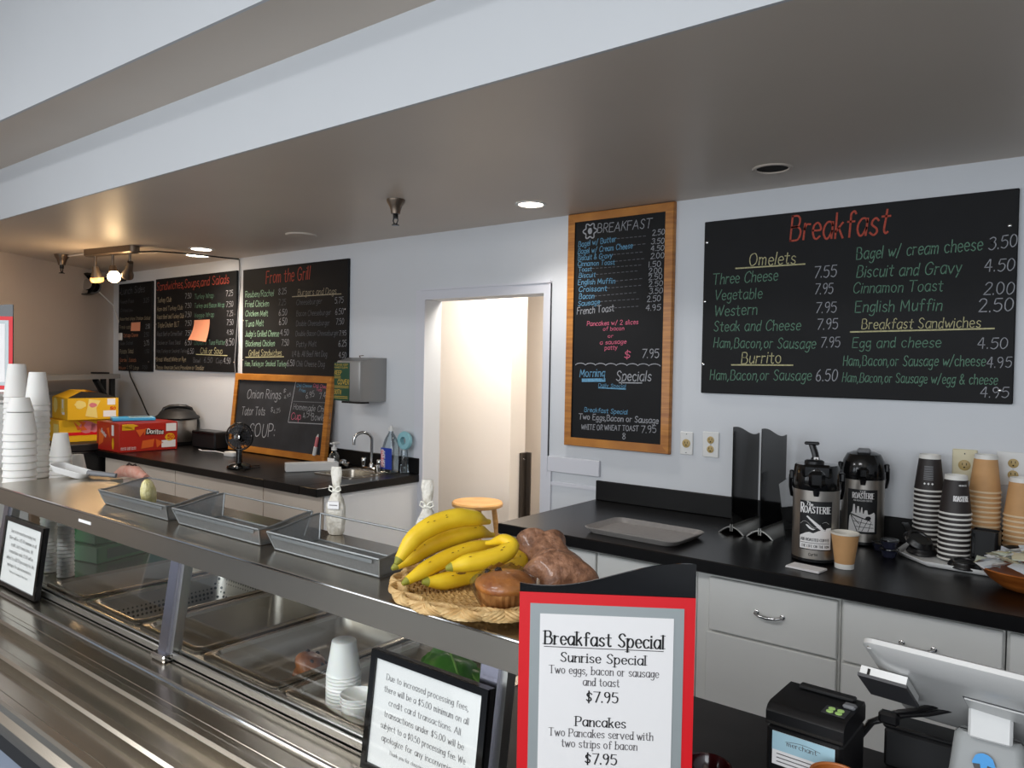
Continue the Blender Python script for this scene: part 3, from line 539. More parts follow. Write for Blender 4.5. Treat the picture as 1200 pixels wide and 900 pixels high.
T_FRAMED=[('BREAKFAST',-2.089,2.314,-1.775,2.31,0.0467,'w'),
('Bagel w/ Butter',-2.205,2.249,-1.975,2.259,0.0284,'b'),
('2.50',-1.768,2.27,-1.701,2.27,0.0268,'w'),
('-',-1.967,2.273,-1.794,2.272,0.0,'d'),
('Bagel w/ Cream Cheese',-2.207,2.211,-1.879,2.217,0.0282,'b'),
('3.50',-1.773,2.228,-1.703,2.226,0.0269,'w'),
('-',-1.874,2.232,-1.794,2.233,0.0,'d'),
('Biscuit & Gravy',-2.206,2.178,-1.997,2.177,0.027,'b'),
('4.50',-1.774,2.193,-1.702,2.192,0.0255,'w'),
('-',-1.99,2.193,-1.81,2.193,0.0,'d'),
('Cinnamon Toast',-2.207,2.147,-1.981,2.141,0.0254,'b'),
('2.00',-1.776,2.155,-1.701,2.155,0.0269,'w'),
('-',-1.977,2.157,-1.801,2.159,0.0,'d'),
('Toast',-2.202,2.118,-2.119,2.117,0.0227,'b'),
('1.50',-1.786,2.113,-1.718,2.114,0.0269,'w'),
('-',-2.116,2.129,-1.816,2.128,0.0,'d'),
('Biscuit',-2.199,2.086,-2.095,2.084,0.0242,'b'),
('2.00',-1.785,2.08,-1.713,2.081,0.0269,'w'),
('-',-2.091,2.096,-1.836,2.1,0.0,'d'),
('English Muffin',-2.203,2.048,-1.977,2.044,0.0269,'b'),
('2.50',-1.784,2.049,-1.709,2.051,0.0255,'w'),
('-',-1.972,2.055,-1.808,2.06,0.0,'d'),
('Croissant',-2.197,2.01,-2.024,2.008,0.027,'b'),
('2.50',-1.782,2.016,-1.705,2.017,0.0255,'w'),
('-',-2.02,2.021,-1.814,2.026,0.0,'d'),
('Bacon',-2.194,1.972,-2.101,1.971,0.0272,'b'),
('3.50',-1.779,1.98,-1.705,1.981,0.0269,'w'),
('-',-2.097,1.983,-1.841,1.991,0.0,'d'),
('Sausage',-2.2,1.934,-2.065,1.94,0.0256,'b'),
('2.50',-1.79,1.94,-1.715,1.942,0.0284,'w'),
('-',-2.061,1.953,-1.824,1.958,0.0,'d'),
('French Toast',-2.206,1.889,-1.979,1.9,0.036,'w'),
('4.95',-1.795,1.897,-1.714,1.897,0.0284,'w'),
('-',-1.975,1.917,-1.827,1.921,0.0,'d'),
('Pancakes w/ 2 slices',-2.141,1.827,-1.837,1.831,0.023,'p'),
('of bacon',-2.041,1.8,-1.917,1.802,0.0194,'p'),
('or',-2.012,1.764,-1.98,1.764,0.0177,'p'),
('a sausage',-2.058,1.728,-1.903,1.733,0.0212,'p'),
('patty',-2.029,1.7,-1.955,1.703,0.0213,'p'),
('$',-1.914,1.656,-1.874,1.657,0.0402,'p'),
('7.95',-1.813,1.659,-1.717,1.66,0.0427,'w'),
('~',-2.207,1.619,-1.708,1.62,0.0,'w'),
('Morning',-2.181,1.554,-2.026,1.561,0.0415,'b'),
('_',-2.159,1.538,-2.027,1.542,0.0,'b',3),
('Specials',-1.958,1.541,-1.759,1.543,0.0504,'w'),
('_',-1.938,1.531,-1.808,1.533,0.0,'w'),
('Daily Special',-2.063,1.506,-1.9,1.505,0.0177,'b'),
('_',-2.06,1.501,-1.9,1.499,0.0,'b'),
('Breakfast Special',-2.147,1.371,-1.887,1.37,0.0232,'b'),
('Two Eggs,Bacon or Sausage',-2.181,1.329,-1.713,1.333,0.03,'w'),
('WHITE OR WHEAT TOAST',-2.163,1.275,-1.822,1.289,0.0266,'w'),
('7.95',-1.807,1.28,-1.722,1.287,0.0343,'w'),
('8',-1.914,1.242,-1.894,1.243,0.0315,'w')]
T_LUNCH=[('Lunch Sides',-7.364,2.226,-6.906,2.23,0.0616,'d'),
('French Fries',-7.378,2.137,-7.112,2.139,0.0341,'d'),
('3.25',-6.924,2.131,-6.826,2.134,0.0408,'d'),
('Coleslaw',-7.37,2.062,-7.125,2.056,0.0301,'d'),
('Assorted chips Italian Salad',-7.39,1.979,-6.804,1.975,0.0297,'t'),
('Fresh salad',-7.389,1.898,-7.143,1.898,0.0342,'t'),
('2.50',-6.881,1.892,-6.803,1.894,0.0407,'w'),
('Cottage Cheese',-7.309,1.818,-7.026,1.823,0.0339,'o'),
('2.50',-6.91,1.818,-6.821,1.821,0.0389,'d'),
('Side Salad',-7.372,1.746,-7.127,1.751,0.0301,'d'),
('3.75',-6.909,1.736,-6.814,1.744,0.0427,'w'),
('Potato Salad',-7.377,1.662,-7.113,1.669,0.0402,'t'),
('1.50',-6.892,1.666,-6.813,1.67,0.0349,'d'),
('Garden Salads',-7.385,1.587,-7.057,1.588,0.0341,'o'),
('House',-7.397,1.514,-7.263,1.514,0.0324,'o'),
('5.50',-7.231,1.521,-7.138,1.522,0.032,'t'),
('Large',-7.111,1.516,-7.005,1.516,0.0356,'t'),
('7.50',-6.941,1.521,-6.846,1.523,0.0331,'d')]
T_SAND=[('Sandwiches,Soups,and Salads',-6.689,2.23,-5.532,2.235,0.0707,'r'),
('Turkey Club',-6.672,2.123,-6.428,2.123,0.0421,'t'),
('7.50',-6.201,2.138,-6.1,2.139,0.0426,'w'),
('Ham and Turkey Club',-6.675,2.045,-6.239,2.048,0.0376,'t'),
('7.50',-6.2,2.057,-6.098,2.058,0.0406,'w'),
('Roast Beef and Turkey Club',-6.674,1.974,-6.218,1.976,0.0375,'t'),
('7.50',-6.199,1.978,-6.097,1.979,0.0446,'w'),
('Triple Decker BLT',-6.663,1.898,-6.295,1.902,0.0419,'t'),
('7.50',-6.197,1.904,-6.092,1.906,0.0426,'w'),
('Roast Beef or Corned Beef',-6.672,1.822,-6.245,1.823,0.0376,'d'),
('7.50',-6.19,1.82,-6.091,1.822,0.0426,'w'),
('Chicken or Tuna Salad',-6.671,1.745,-6.273,1.748,0.0335,'d'),
('6.50',-6.193,1.738,-6.089,1.742,0.0487,'w'),
('Ham,Turkey or Smoked Turkey',-6.68,1.673,-6.155,1.676,0.0312,'d'),
('6.50',-6.153,1.664,-6.054,1.666,0.0465,'w'),
('Bread: Wheat,White or Rye',-6.685,1.596,-6.179,1.601,0.0375,'t'),
('Cheese: American,Swiss,Provolone or Cheddar',-6.689,1.526,-5.89,1.532,0.035,'t'),
('Turkey Wrap',-6.048,2.129,-5.756,2.129,0.0396,'g'),
('7.25',-5.572,2.132,-5.471,2.133,0.0439,'w'),
('Turkey and Bacon Wrap',-6.047,2.054,-5.592,2.046,0.0373,'g'),
('7.50',-5.568,2.043,-5.469,2.044,0.0439,'w'),
('Veggie Wrap',-6.046,1.972,-5.744,1.972,0.0376,'g'),
('7.25',-5.559,1.971,-5.468,1.972,0.0419,'w'),
('7.50',-5.558,1.898,-5.463,1.898,0.0439,'w'),
('4.50',-5.553,1.821,-5.462,1.822,0.04,'w'),
('Chicken or Tuna Platter',-6.048,1.741,-5.574,1.741,0.0393,'g'),
('8.50',-5.566,1.733,-5.45,1.739,0.0534,'w'),
('Chili or Soup',-5.947,1.667,-5.616,1.668,0.049,'y'),
('_',-6.012,1.661,-5.544,1.653,0.0,'y'),
('Bowl',-6.058,1.592,-5.952,1.591,0.0401,'d'),
('6.50',-5.891,1.594,-5.764,1.593,0.0433,'d'),
('Cup',-5.711,1.591,-5.615,1.591,0.0388,'d'),
('4.50',-5.597,1.589,-5.498,1.588,0.046,'w')]
T_GRILL=[('From the Grill',-5.028,2.205,-4.495,2.207,0.0936,'r'),
('Reuben/Rachel',-5.3,2.111,-4.928,2.107,0.0471,'l'),
('8.25',-4.867,2.114,-4.768,2.116,0.0436,'w'),
('Fried Chicken',-5.299,2.035,-4.988,2.031,0.0472,'l'),
('7.25',-4.865,2.033,-4.772,2.033,0.0436,'d'),
('Chicken Melt',-5.297,1.963,-4.998,1.957,0.0432,'l'),
('6.50',-4.859,1.956,-4.761,1.957,0.0456,'w'),
('Tuna Melt',-5.296,1.881,-5.053,1.883,0.0474,'l'),
('6.50',-4.854,1.885,-4.759,1.889,0.0496,'w'),
("Judge's Grilled Cheese",-5.295,1.804,-4.856,1.801,0.0449,'l'),
('4.50',-4.836,1.805,-4.735,1.808,0.0435,'w'),
('Blackened Chicken',-5.288,1.727,-4.909,1.728,0.045,'l'),
('7.50',-4.822,1.73,-4.734,1.731,0.0455,'w'),
('Grilled Sandwiches',-5.247,1.652,-4.82,1.656,0.0468,'y'),
('_',-5.286,1.641,-4.792,1.648,0.0,'y'),
('Ham,Turkey,or Smoked Turkey',-5.296,1.573,-4.758,1.577,0.0406,'l'),
('6.50',-4.75,1.578,-4.662,1.581,0.0451,'w'),
('Burgers and Dogs',-4.632,2.098,-4.198,2.09,0.0436,'t'),
('_',-4.696,2.091,-4.144,2.087,0.0,'t'),
('Cheeseburger',-4.647,2.027,-4.353,2.029,0.0383,'d'),
('5.75',-4.211,2.023,-4.119,2.026,0.0405,'w'),
('Bacon Cheeseburger',-4.645,1.947,-4.252,1.946,0.0381,'d'),
('6.50',-4.203,1.944,-4.117,1.947,0.0405,'w'),
('Double Cheeseburger',-4.647,1.874,-4.265,1.873,0.0381,'d'),
('7.50',-4.196,1.875,-4.112,1.877,0.0405,'w'),
('Double Bacon Cheeseburger',-4.65,1.801,-4.166,1.801,0.036,'d'),
('7.95',-4.161,1.798,-4.085,1.799,0.033,'w'),
('Patty Melt',-4.641,1.721,-4.41,1.725,0.0385,'d'),
('6.25',-4.165,1.722,-4.082,1.724,0.0422,'w'),
('1/4 lb. All Beef Hot Dog',-4.69,1.65,-4.29,1.652,0.0402,'d'),
('4.50',-4.16,1.644,-4.083,1.644,0.0386,'w'),
('Chili Cheese Dog',-4.641,1.579,-4.315,1.58,0.0402,'d')]
T_EASEL=[('Onion Rings',-5.206,1.322,-4.773,1.333,0.0674,'w'),
('$',-4.75,1.383,-4.715,1.382,0.0286,'w'),
('4.95',-4.727,1.331,-4.65,1.361,0.0251,'w'),
('Tator Tots',-5.257,1.189,-4.952,1.204,0.0629,'w'),
('$',-4.881,1.233,-4.85,1.235,0.0358,'w'),
('4.25',-4.84,1.218,-4.761,1.237,0.0305,'w'),
('SOUP:',-5.134,1.033,-4.802,1.052,0.0946,'w'),
('Chili Cheese',-4.594,1.428,-4.423,1.43,0.023,'b'),
('Fries',-4.558,1.397,-4.486,1.392,0.023,'b'),
('Chili Cheese',-4.405,1.433,-4.22,1.425,0.0241,'p'),
('Tots',-4.368,1.408,-4.304,1.404,0.0209,'p'),
('6.95',-4.474,1.347,-4.38,1.367,0.0407,'w'),
('7.45',-4.324,1.349,-4.223,1.369,0.0415,'w'),
('Homemade Chili',-4.61,1.266,-4.239,1.261,0.0422,'w'),
('Cup',-4.626,1.188,-4.51,1.196,0.0495,'p'),
('4.50',-4.481,1.2,-4.39,1.234,0.0406,'w'),
('Bowl',-4.39,1.197,-4.277,1.204,0.0482,'w'),
('6.50',-4.263,1.197,-4.181,1.221,0.046,'w'),
('_',-4.61,1.464,-4.653,1.173,0.0,'w'),
('_',-4.652,1.168,-4.186,1.18,0.0,'w'),
('_',-4.616,1.323,-4.223,1.328,0.0,'d')]
# ================================================================== MENU BOARDS
def chalk(parent, items, mp, name='lettering', label=None, wk=.075):
    m = MB(); used = []
    for i, it in enumerate(items):
        t, x0, z0, x1, z1, cap, c = it[:7]
        if c not in used: used.append(c)
        m.m = used.index(c)
        if t == '_': m.ribbon([(x0, z0), ((x0 + x1) / 2, (z0 + z1) / 2), (x1, z1)], .006 * (it[7] if len(it) > 7 else 1), mp)
        elif t == '-':
            n = max(3, int(hypot(x1 - x0, z1 - z0) / .024))
            for k in range(n):
                a, b = k / n, (k + .55) / n
                m.ribbon([(x0 + (x1 - x0) * a, z0 + (z1 - z0) * a), (x0 + (x1 - x0) * b, z0 + (z1 - z0) * b)], .0032, mp)
        elif t == '~':
            m.ribbon([(x0 + (x1 - x0) * k / 96, z0 + (z1 - z0) * k / 96 + .010 * abs(sin(k / 96 * pi * 8)) ** .6 * (1 if 1 else 0)) for k in range(97)], .0042, mp)
        else: m.text(t, (x0, z0), (x1, z1), cap, mp, cap * (wk if cap > .03 else wk * 1.25))
    o = m.build(name, [CH[c] for c in used], parent, True)
    if label: o['label'] = label
    return o
YB = 3.412
def wmap(u, v): return (u, YB - .0012, v)
def wallboard(label, x0, x1, z0, z1, items, hl, screws):
    t = thing('menu_chalkboard', label, 'chalkboard', ((x0 + x1) / 2, YW - .012, z0), 0)
    m = MB(); m.box((x0, YB, z0), (x1, YW - .0005, z1), .003); m.build('slate', M['slate'], t, True)
    chalk(t, items[:1], wmap, 'heading', hl); chalk(t, items[1:], wmap)
    for x, z in screws:
        m = MB(); m.xf = Matrix.Translation((x, YB, z)) @ Matrix.Rotation(radians(90), 4, 'X'); m.lathe([(.007, -.0005), (.007, .002), (.004, .004)], 10); m.xf = None; m.build('screw', M['chrome'], t, True)
    return t
wallboard('large black Breakfast menu chalkboard with omelets, bagels and breakfast sandwiches', -1.492, -.243, 1.494, 2.309, T_BIG, 'red chalk heading', ((-1.478, 2.21), (-1.482, 1.93), (-1.482, 1.63), (-.27, 2.17), (-.285, 1.545)))
wallboard('narrow Lunch Sides menu chalkboard nearest the left corner', -7.41, -6.768, 1.50, 2.324, T_LUNCH, 'faint chalk heading', ((-7.37, 2.24), (-7.37, 1.57), (-6.82, 1.59)))
wallboard('black Sandwiches, Soups and Salads menu chalkboard with a salmon note', -6.706, -5.424, 1.518, 2.332, T_SAND, 'red chalk heading', ((-6.69, 1.93), (-6.69, 1.62), (-5.44, 1.98), (-5.45, 1.60)))
wallboard('From the Grill menu chalkboard above the easel board', -5.335, -4.074, 1.512, 2.328, T_GRILL, 'red chalk heading', ((-5.32, 1.93), (-5.32, 1.62), (-4.10, 1.98)))
def note(label, x0, x1, z0, z1, curl):
    n = 8; m = MB(); m.grid(lambda u, v: (x0 + (x1 - x0) * u - (.035 * (1 - v) ** 2 if u < .01 else 0) * curl, YB - .003 - curl * .035 * (1 - v) ** 2 - .008 * curl * (u - .5) ** 2, z0 + (z1 - z0) * v - .02 * curl * u * (1 - v)), n, n)
    o = m.build('sticky_note', M['stick']); tag(o, label, 'note', 'notes on the menu boards')
note('small square salmon sticky note on the Lunch Sides chalkboard', -7.15, -6.975, 1.875, 1.955, .1)
note('large curled salmon paper note on the Sandwiches chalkboard', -6.04, -5.80, 1.784, 1.95, 1)
def framed(t, x0, x1, z0, z1, w, dp, mp, inner, slate, mk=None):
    m = MB(); m.prism([(x0 + w * .9, z0 + w * .9), (x1 - w * .9, z0 + w * .9), (x1 - w * .9, z1 - w * .9), (x0 + w * .9, z1 - w * .9)], .0, inner, mp); m.build('slate', M[slate], t, True)
    for q, mm in (([(x0, z0), (x1, z0), (x1 - w, z0 + w), (x0 + w, z0 + w)], 'oak'), ([(x1, z1), (x0, z1), (x0 + w, z1 - w), (x1 - w, z1 - w)], 'oak'), ([(x0, z1), (x0, z0), (x0 + w, z0 + w), (x0 + w, z1 - w)], 'oakx'), ([(x1, z0), (x1, z1), (x1 - w, z1 - w), (x1 - w, z0 + w)], 'oakx')):
        m = MB(); m.loft([[mp(u, v, 0) for u, v in q], [mp(u, v, dp * .8) for u, v in q], [mp(u + (.004 if u < (x0 + x1) / 2 else -.004), v + (.004 if v < (z0 + z1) / 2 else -.004), dp) for u, v in q]]); m.build('frame_rail', M[{'oak': 'oakx', 'oakx': 'oak'}[mm]] if 0 else M[mm], t, True)
t = thing('framed_chalkboard', 'tall oak framed BREAKFAST chalkboard beside the doorway', 'chalkboard', (-1.96, YW - .01, 1.185))
framed(t, -2.27, -1.648, 1.184, 2.427, .042, .028, lambda u, v, h: (u, YW - .0005 - h, v), .0185, 'slate')
YF = YW - .0205
fm = lambda u, v: (u, YF, v)
chalk(t, T_FRAMED[:1], fm, 'heading', 'white chalk heading'); chalk(t, T_FRAMED[1:], fm, wk=.10)
m = MB(); cx, cz = -2.133, 2.328
m.ribbon([(cx + (.036 + .007 * cos(6 * q / 48 * 2 * pi)) * cos(q / 48 * 2 * pi), cz + (.036 + .007 * cos(6 * q / 48 * 2 * pi)) * sin(q / 48 * 2 * pi)) for q in range(49)], .007, fm)
m.slices([(cx + .014 * cos(q / 16 * 2 * pi), cz + .017 * sin(q / 16 * 2 * pi)) for q in range(16)], fm, .004); m.build('flower_drawing', CH['w'], t, True)

# easel board leaning on the sink counter backsplash
t = thing('framed_chalkboard', 'oak framed chalkboard with Onion Rings and SOUP, standing behind the desk fan', 'chalkboard', (-4.76, 3.34, .912))
zz0, zz1, ey0, ey1 = .9125, 1.512, 3.348, 3.409
sl = (ey1 - ey0) / (zz1 - zz0); nl = hypot(1, sl)
def emp(u, v, h): return (u, ey0 + (v - zz0) * sl + .0 - (h) / nl, v + h * sl / nl)
framed(t, -5.375, -4.19, zz0, zz1, .045, .03, emp, .016, 'slate2')
def ez(u, v): return emp(u, v - .0008, .0172)
chalk(t, T_EASEL[:1], ez, 'heading', 'white chalk heading'); chalk(t, T_EASEL[1:], ez, wk=.075)
t2 = thing('chalk_marker', 'white and pink chalk marker standing in the lower right corner of the Onion Rings board', 'marker', (-4.305, 3.325, .959))
m = MB(); m.xf = Matrix.Rotation(radians(-6), 4, 'X') @ Matrix.Rotation(radians(8), 4, 'Y'); m.lathe([(.0145, 0), (.0145, .06), (.012, .062)], 14); m.build('cap', M['whitep'], t2)
m2 = MB(); m2.xf = m.xf; m2.lathe([(.0115, .062), (.0115, .13), (.009, .132)], 14); m2.build('barrel', M['pinkl'], t2)
m2 = MB(); m2.xf = m.xf; m2.lathe([(.008, .132), (.004, .15)], 14); m2.build('tip', M['whitep'], t2)

# ================================================================== WALL FITTINGS
def outlet(label, x, z, w, h, kind, plate='whitep', group='outlets over the right counter'):
    t = thing('wall_outlet', label, 'outlet', (x, YW, z), 0, group)
    m = MB(); m.box((-w / 2, -.007, -h / 2), (w / 2, -.0005, h / 2), .004); m.build('cover_plate', M[plate], t)
    for dz in ((-.022, .022) if kind == 2 else (0,)):
        m = MB(); m.xf = Matrix.Translation((0, -.0072, dz)) @ Matrix.Rotation(radians(90), 4, 'X'); r = .0175 if kind == 2 else .021
        m.lathe([(r, -.001), (r, .0015), (r * .9, .0025)], 20); rc = m.build('receptacle', M['outl'], t)
        m = MB()
        for q in (-.0065, .0065): m.box((q - .0012, -.0105, dz + .000), (q + .0012, -.0096, dz + .009))
        m.xf = Matrix.Translation((0, -.0098, dz - .008)) @ Matrix.Rotation(radians(90), 4, 'X'); m.lathe([(.003, 0), (.003, .0006)], 10); m.xf = None
        s_ = m.build('slots', M['gap'], t); s_.parent = rc
    for dz in ((0,) if kind == 2 else (-.045, .045)):
        m = MB(); m.xf = Matrix.Translation((0, -.0072, dz)) @ Matrix.Rotation(radians(90), 4, 'X'); m.lathe([(.003, 0), (.0025, .001)], 8); m.build('screw', M['chrome'], t)
outlet('white single round outlet, the first one right of the framed chalkboard', -1.566, 1.245, .068, .112, 1)
outlet('white duplex outlet above the empty grey cafeteria tray', -1.442, 1.248, .082, .122, 2)
outlet('ivory single round outlet behind the taller black cup stack', -.395, 1.248, .085, .125, 1, 'ivory')
outlet('large white duplex outlet behind the kraft cup stacks', -.235, 1.248, .11, .13, 2)

t = thing('towel_dispenser', 'grey metal paper towel dispenser with a green sticker on the wall by the doorway', 'towel dispenser', (-3.72, YW, 1.36))
def dsp(z, k=1): return [(-.235, -.001, z), (-.235, -.20 * k, z), (-.215, -.222 * k, z), (-.01, -.222 * k, z), (.008, -.215 * k, z), (.02, -.19 * k, z), (.02, -.001, z)]
m = MB(); m.loft([dsp(.0, .96), dsp(.012), dsp(.25), dsp(.262, .97), [(x, y * .55, .285) for x, y, z in dsp(0)]]); m.build('housing', M['galv'], t)
m = MB(); m.box((-.236, -.2255, .004), (-.085, -.2228, .25), .0008); st = m.build('sticker', M['dgreen'], t)
st['label'] = 'green sticker with gold lettering'
m = MB(); mp_ = lambda u, v: (u, -.2262, v)
for a, b, z, h in (('PLEASE KEEP', (-.232, -.10), .232, .010), ('HANDS CLEAN', (-.232, -.10), .214, .010)): m.text(a, (b[0], z), (b[1], z), h, mp_, .0016)
m.text('KEEP', (-.232, .172), (-.165, .172), .026, mp_, .0035); m.text('COVER', (-.20, .11), (-.088, .11), .03, mp_, .004); m.text('BOTH', (-.232, .045), (-.165, .045), .028, mp_, .0035)
for z, x1 in ((.160, -.17), (.150, -.17), (.098, -.09), (.088, -.09), (.030, -.10), (.02, -.10)): m.ribbon([(-.232, z), (x1, z)], .003, mp_)
o = m.build('sticker_lettering', M['gold'], t); o.parent = st
m = MB(); m.box((-.17, -.215, -.012), (.0, -.13, .0)); m.build('towel_slot', M['gap'], t)
m = MB(); m.tube([(-.10, -.12, .28), (-.10, -.13, .297), (-.06, -.13, .299)], .003, 6); m.build('latch', M['bronze'], t)

# clip-on spot in the corner, with its cord
t = thing('clip_spotlight', 'round black and chrome clip spotlight in the left wall corner', 'spotlight', (-7.30, 3.26, 2.30))
m = MB(); m.xf = Matrix.Translation((-.0, -.16, -.02)) @ Matrix.Rotation(radians(30), 4, 'Z') @ Matrix.Rotation(radians(80), 4, 'X')
m.lathe([(.03, -.09), (.075, -.06), (.098, .0), (.105, .05)], 24, cap1=False); m.lathe([(.105, .05), (.098, .052), (.07, -.03), (.02, -.05)], 24, cap0=False); m.build('shade', M['blackg'], t)
m2 = MB(); m2.xf = m.xf; m2.lathe([(.055, .02), (.05, .035), (.01, .045)], 20); m2.build('bulb', M['chrome'], t)
m = MB(); m.tube([(.02, -.10, .03), (.0, .0, .06), (-.02, .14, .075)], .008, 8); m.box((-.10, .12, .05), (.02, .165, .09), .006); m.build('clamp', M['blackm'], t)
m = MB(); pts = [(-7.28, 3.16, 2.24), (-7.36, 3.34, 2.12), (-7.41, 3.42, 1.95), (-7.37, 3.424, 1.84)]
m.tube(pts, .006, 6); m.build('power_cord', M['whitep'], t, True)['label'] = 'white cord'
m = MB(); m.box((-7.40, 3.400, 1.79), (-7.33, 3.4325, 1.86), .006); m.build('cord_switch', M['whitep'], t, True)
m = MB(); pts = [(-7.35, 3.42, 1.79), (-7.27, 3.42, 1.72), (-7.2, 3.405, 1.55), (-7.14, 3.40, 1.45), (-6.98, 3.42, 1.25), (-6.86, 3.42, 1.12), (-6.7, 3.41, 1.03)]
m.tube(pts, .006, 6); m.build('power_cord', M['blackm'], t, True)['label'] = 'dark cord'; m = MB(); m.box((-7.245, 3.41, 1.60), (-7.205, 3.432, 1.65), .005); m.build('cord_clip', M['blackm'], t, True)
WALLCORD = m = MB(); m.tube([(-5.41, 3.425, 2.42), (-5.385, 3.42, 2.2), (-5.395, 3.405, 1.9), (-5.42, 3.40, 1.6), (-5.415, 3.41, 1.45), (-5.43, 3.42, 1.2), (-5.47, 3.41, 1.035), (-5.55, 3.38, .96), (-5.6, 3.3, .918)], .005, 6)

# ================================================================== CEILING FITTINGS
def downlight(label, x, y, r, lit, power=0, color=(1, .9, .76)):
    t = thing('recessed_downlight', label, 'ceiling light', (x, y, ZC), 0, 'recessed ceiling lights')
    m = MB(); m.lathe([(r * .82, -.0005), (r * .86, -.006), (r * 1.0, -.006), (r * 1.08, -.0005)], 32, cap0=False, cap1=False); m.build('trim_ring', M['whitep'] if lit else M['ceil'], t)
    m = MB(); m.lathe([(r * .84, -.0012), (.001, -.0014)], 32, cap0=False); m.build('lens' if lit else 'opening', M['lamp'] if lit else M['gap'], t)
    if power:
        d = bpy.data.lights.new('downlight_lamp', 'SPOT'); d.energy = power; d.spot_size = radians(125); d.spot_blend = .8; d.shadow_soft_size = .07; d.color = color
        o = bpy.data.objects.new('downlight_lamp', d); COL.objects.link(o); o.location = (x, y, ZC - .03)
downlight('lit round ceiling downlight left of the framed chalkboard', -2.287, 3.09, .075, True, 20, (1, .95, .9))
downlight('unlit dark ceiling downlight above the large Breakfast board', -1.062, 3.083, .075, False)
downlight('lit ceiling downlight above the Sandwiches board, farther from the wall', -5.23, 3.0, .085, True, 46, (1, .86, .72))
downlight('lit ceiling downlight above the Sandwiches board, closest to the wall', -5.56, 3.16, .10, True, 26, (1, .86, .72))
t = thing('ceiling_vent', 'flat round vent cover in the ceiling above the From the Grill board', 'vent', (-4.071, 3.02, ZC)); m = MB(); m.lathe([(.10, -.0005), (.095, -.01), (.04, -.014)], 24, cap0=False); m.build('cover', M['ceil'], t)
def sprinkler(label, x, y, s):
    t = thing('sprinkler_head', label, 'sprinkler', (x, y, ZC), 0, 'ceiling sprinklers')
    m = MB(); m.lathe([(.05 * s, -.0005), (.048 * s, -.012 * s), (.034 * s, -.035 * s), (.026 * s, -.06 * s), (.024 * s, -.075 * s), (.01, -.076 * s)], 20, cap0=False); m.build('escutcheon', M['bronze'], t)
    m = MB(); m.lathe([(.014 * s, -.076 * s), (.014 * s, -.10 * s)], 12)
    for q in (-1, 1): m.tube([(q * .012 * s, 0, -.09 * s), (q * .018 * s, 0, -.11 * s), (q * .006 * s, 0, -.13 * s)], .0035 * s, 6)
    m.lathe([(.008 * s, -.125 * s), (.02 * s, -.132 * s), (.02 * s, -.136 * s)], 14); m.build('nozzle', M['blackg'], t)
sprinkler('bronze sprinkler head in the middle of the low ceiling', -2.798, 2.642, .95)
sprinkler('bronze sprinkler head near the left wall, left of the track light', -6.52, 2.56, 1.1)
t = thing('track_light', 'bronze ceiling bar with three adjustable spotlight heads', 'track light', (-5.79, 2.61, ZC)); ang = atan2(.083, .52)
m = MB(); m.xf = Matrix.Rotation(ang, 4, 'Z'); m.loft([[(x, y, -.0005) for x, y in rrect(.60, .08, .039)], [(x, y, -.045) for x, y in rrect(.60, .08, .039)], [(x, y, -.052) for x, y in rrect(.58, .06, .029)]]); m.build('bar', M['bronze'], t)
for i, (x, rx, rz) in enumerate(((-.19, 12, 20), (.02, 6, -20), (.22, 50, 65))):
    m = MB(); m.xf = Matrix.Rotation(ang, 4, 'Z'); m.lathe([(.01, -.14), (.01, -.05)], 10, (x, 0, 0)); a_ = m.build('stem', M['bronze'], t)
    xf = Matrix.Rotation(ang, 4, 'Z') @ Matrix.Translation((x, 0, -.13)) @ Matrix.Rotation(radians(rz), 4, 'Z') @ Matrix.Rotation(radians(rx), 4, 'X')
    m = MB(); m.xf = xf
    if i == 1:
        m.lathe([(.02, .0), (.03, -.03), (.034, -.045)], 16); m.build('socket', M['bronze'], t)
        m = MB(); m.xf = xf; m.lathe([(.02, -.045)] + [(.044 * sin(radians(q)), -.084 + .044 * cos(radians(q))) for q in range(25, 181, 12)], 20, cap1=False); m.build('bulb', M['bulb'], t)
    elif i == 0:
        m.lathe([(.02, .0), (.026, -.03), (.04, -.07), (.044, -.10), (.04, -.104)], 18); m.build('head', M['bronze'], t)['label'] = 'glowing bronze head'
        m = MB(); m.xf = xf; m.lathe([(.045, -.08), (.047, -.10), (.04, -.115), (.02, -.12)], 18, cap0=False); m.build('bulb', M['bulbd'], t)
    else:
        m.lathe([(.02, .02), (.024, -.02), (.028, -.07), (.04, -.10), (.042, -.125)], 18); m.build('head', M['bronze'], t)
        m = MB(); m.xf = xf; m.lathe([(.038, -.1255), (.01, -.123)], 18); m.build('bulb', M['galv'], t)
for x, y, z, p in ((-5.78, 2.60, 2.14, 2.6), (-6.0, 2.5, 2.12, 2.0)):
    d = bpy.data.lights.new('track_lamp', 'POINT'); d.energy = p; d.color = (1, .68, .38); d.shadow_soft_size = .06; o = bpy.data.objects.new('track_lamp', d); COL.objects.link(o); o.location = (x, y, z)
m = MB(); m.tube([(-5.52, 2.66, ZC - .045), (-5.45, 2.78, ZC - .03), (-5.44, 2.95, ZC - .02), (-5.4, 3.1, ZC - .02), (-5.40, 3.3, ZC - .015), (-5.41, 3.42, ZC - .01)], .006, 6); m.build('power_cord', M['blackm'], t, True); WALLCORD.build('wall_cord', M['grey'], t, True)['label'] = 'grey cord hanging down the wall'
m = MB(); m.tube([(-6.45, 2.58, ZC - .014), (-6.2, 2.6, ZC - .014), (-5.95, 2.7, ZC - .014), (-5.6, 2.85, ZC - .014)], .007, 6); tag(m.build('conduit', M['ceil']), 'thin pale conduit on the ceiling beside the track light', 'conduit')

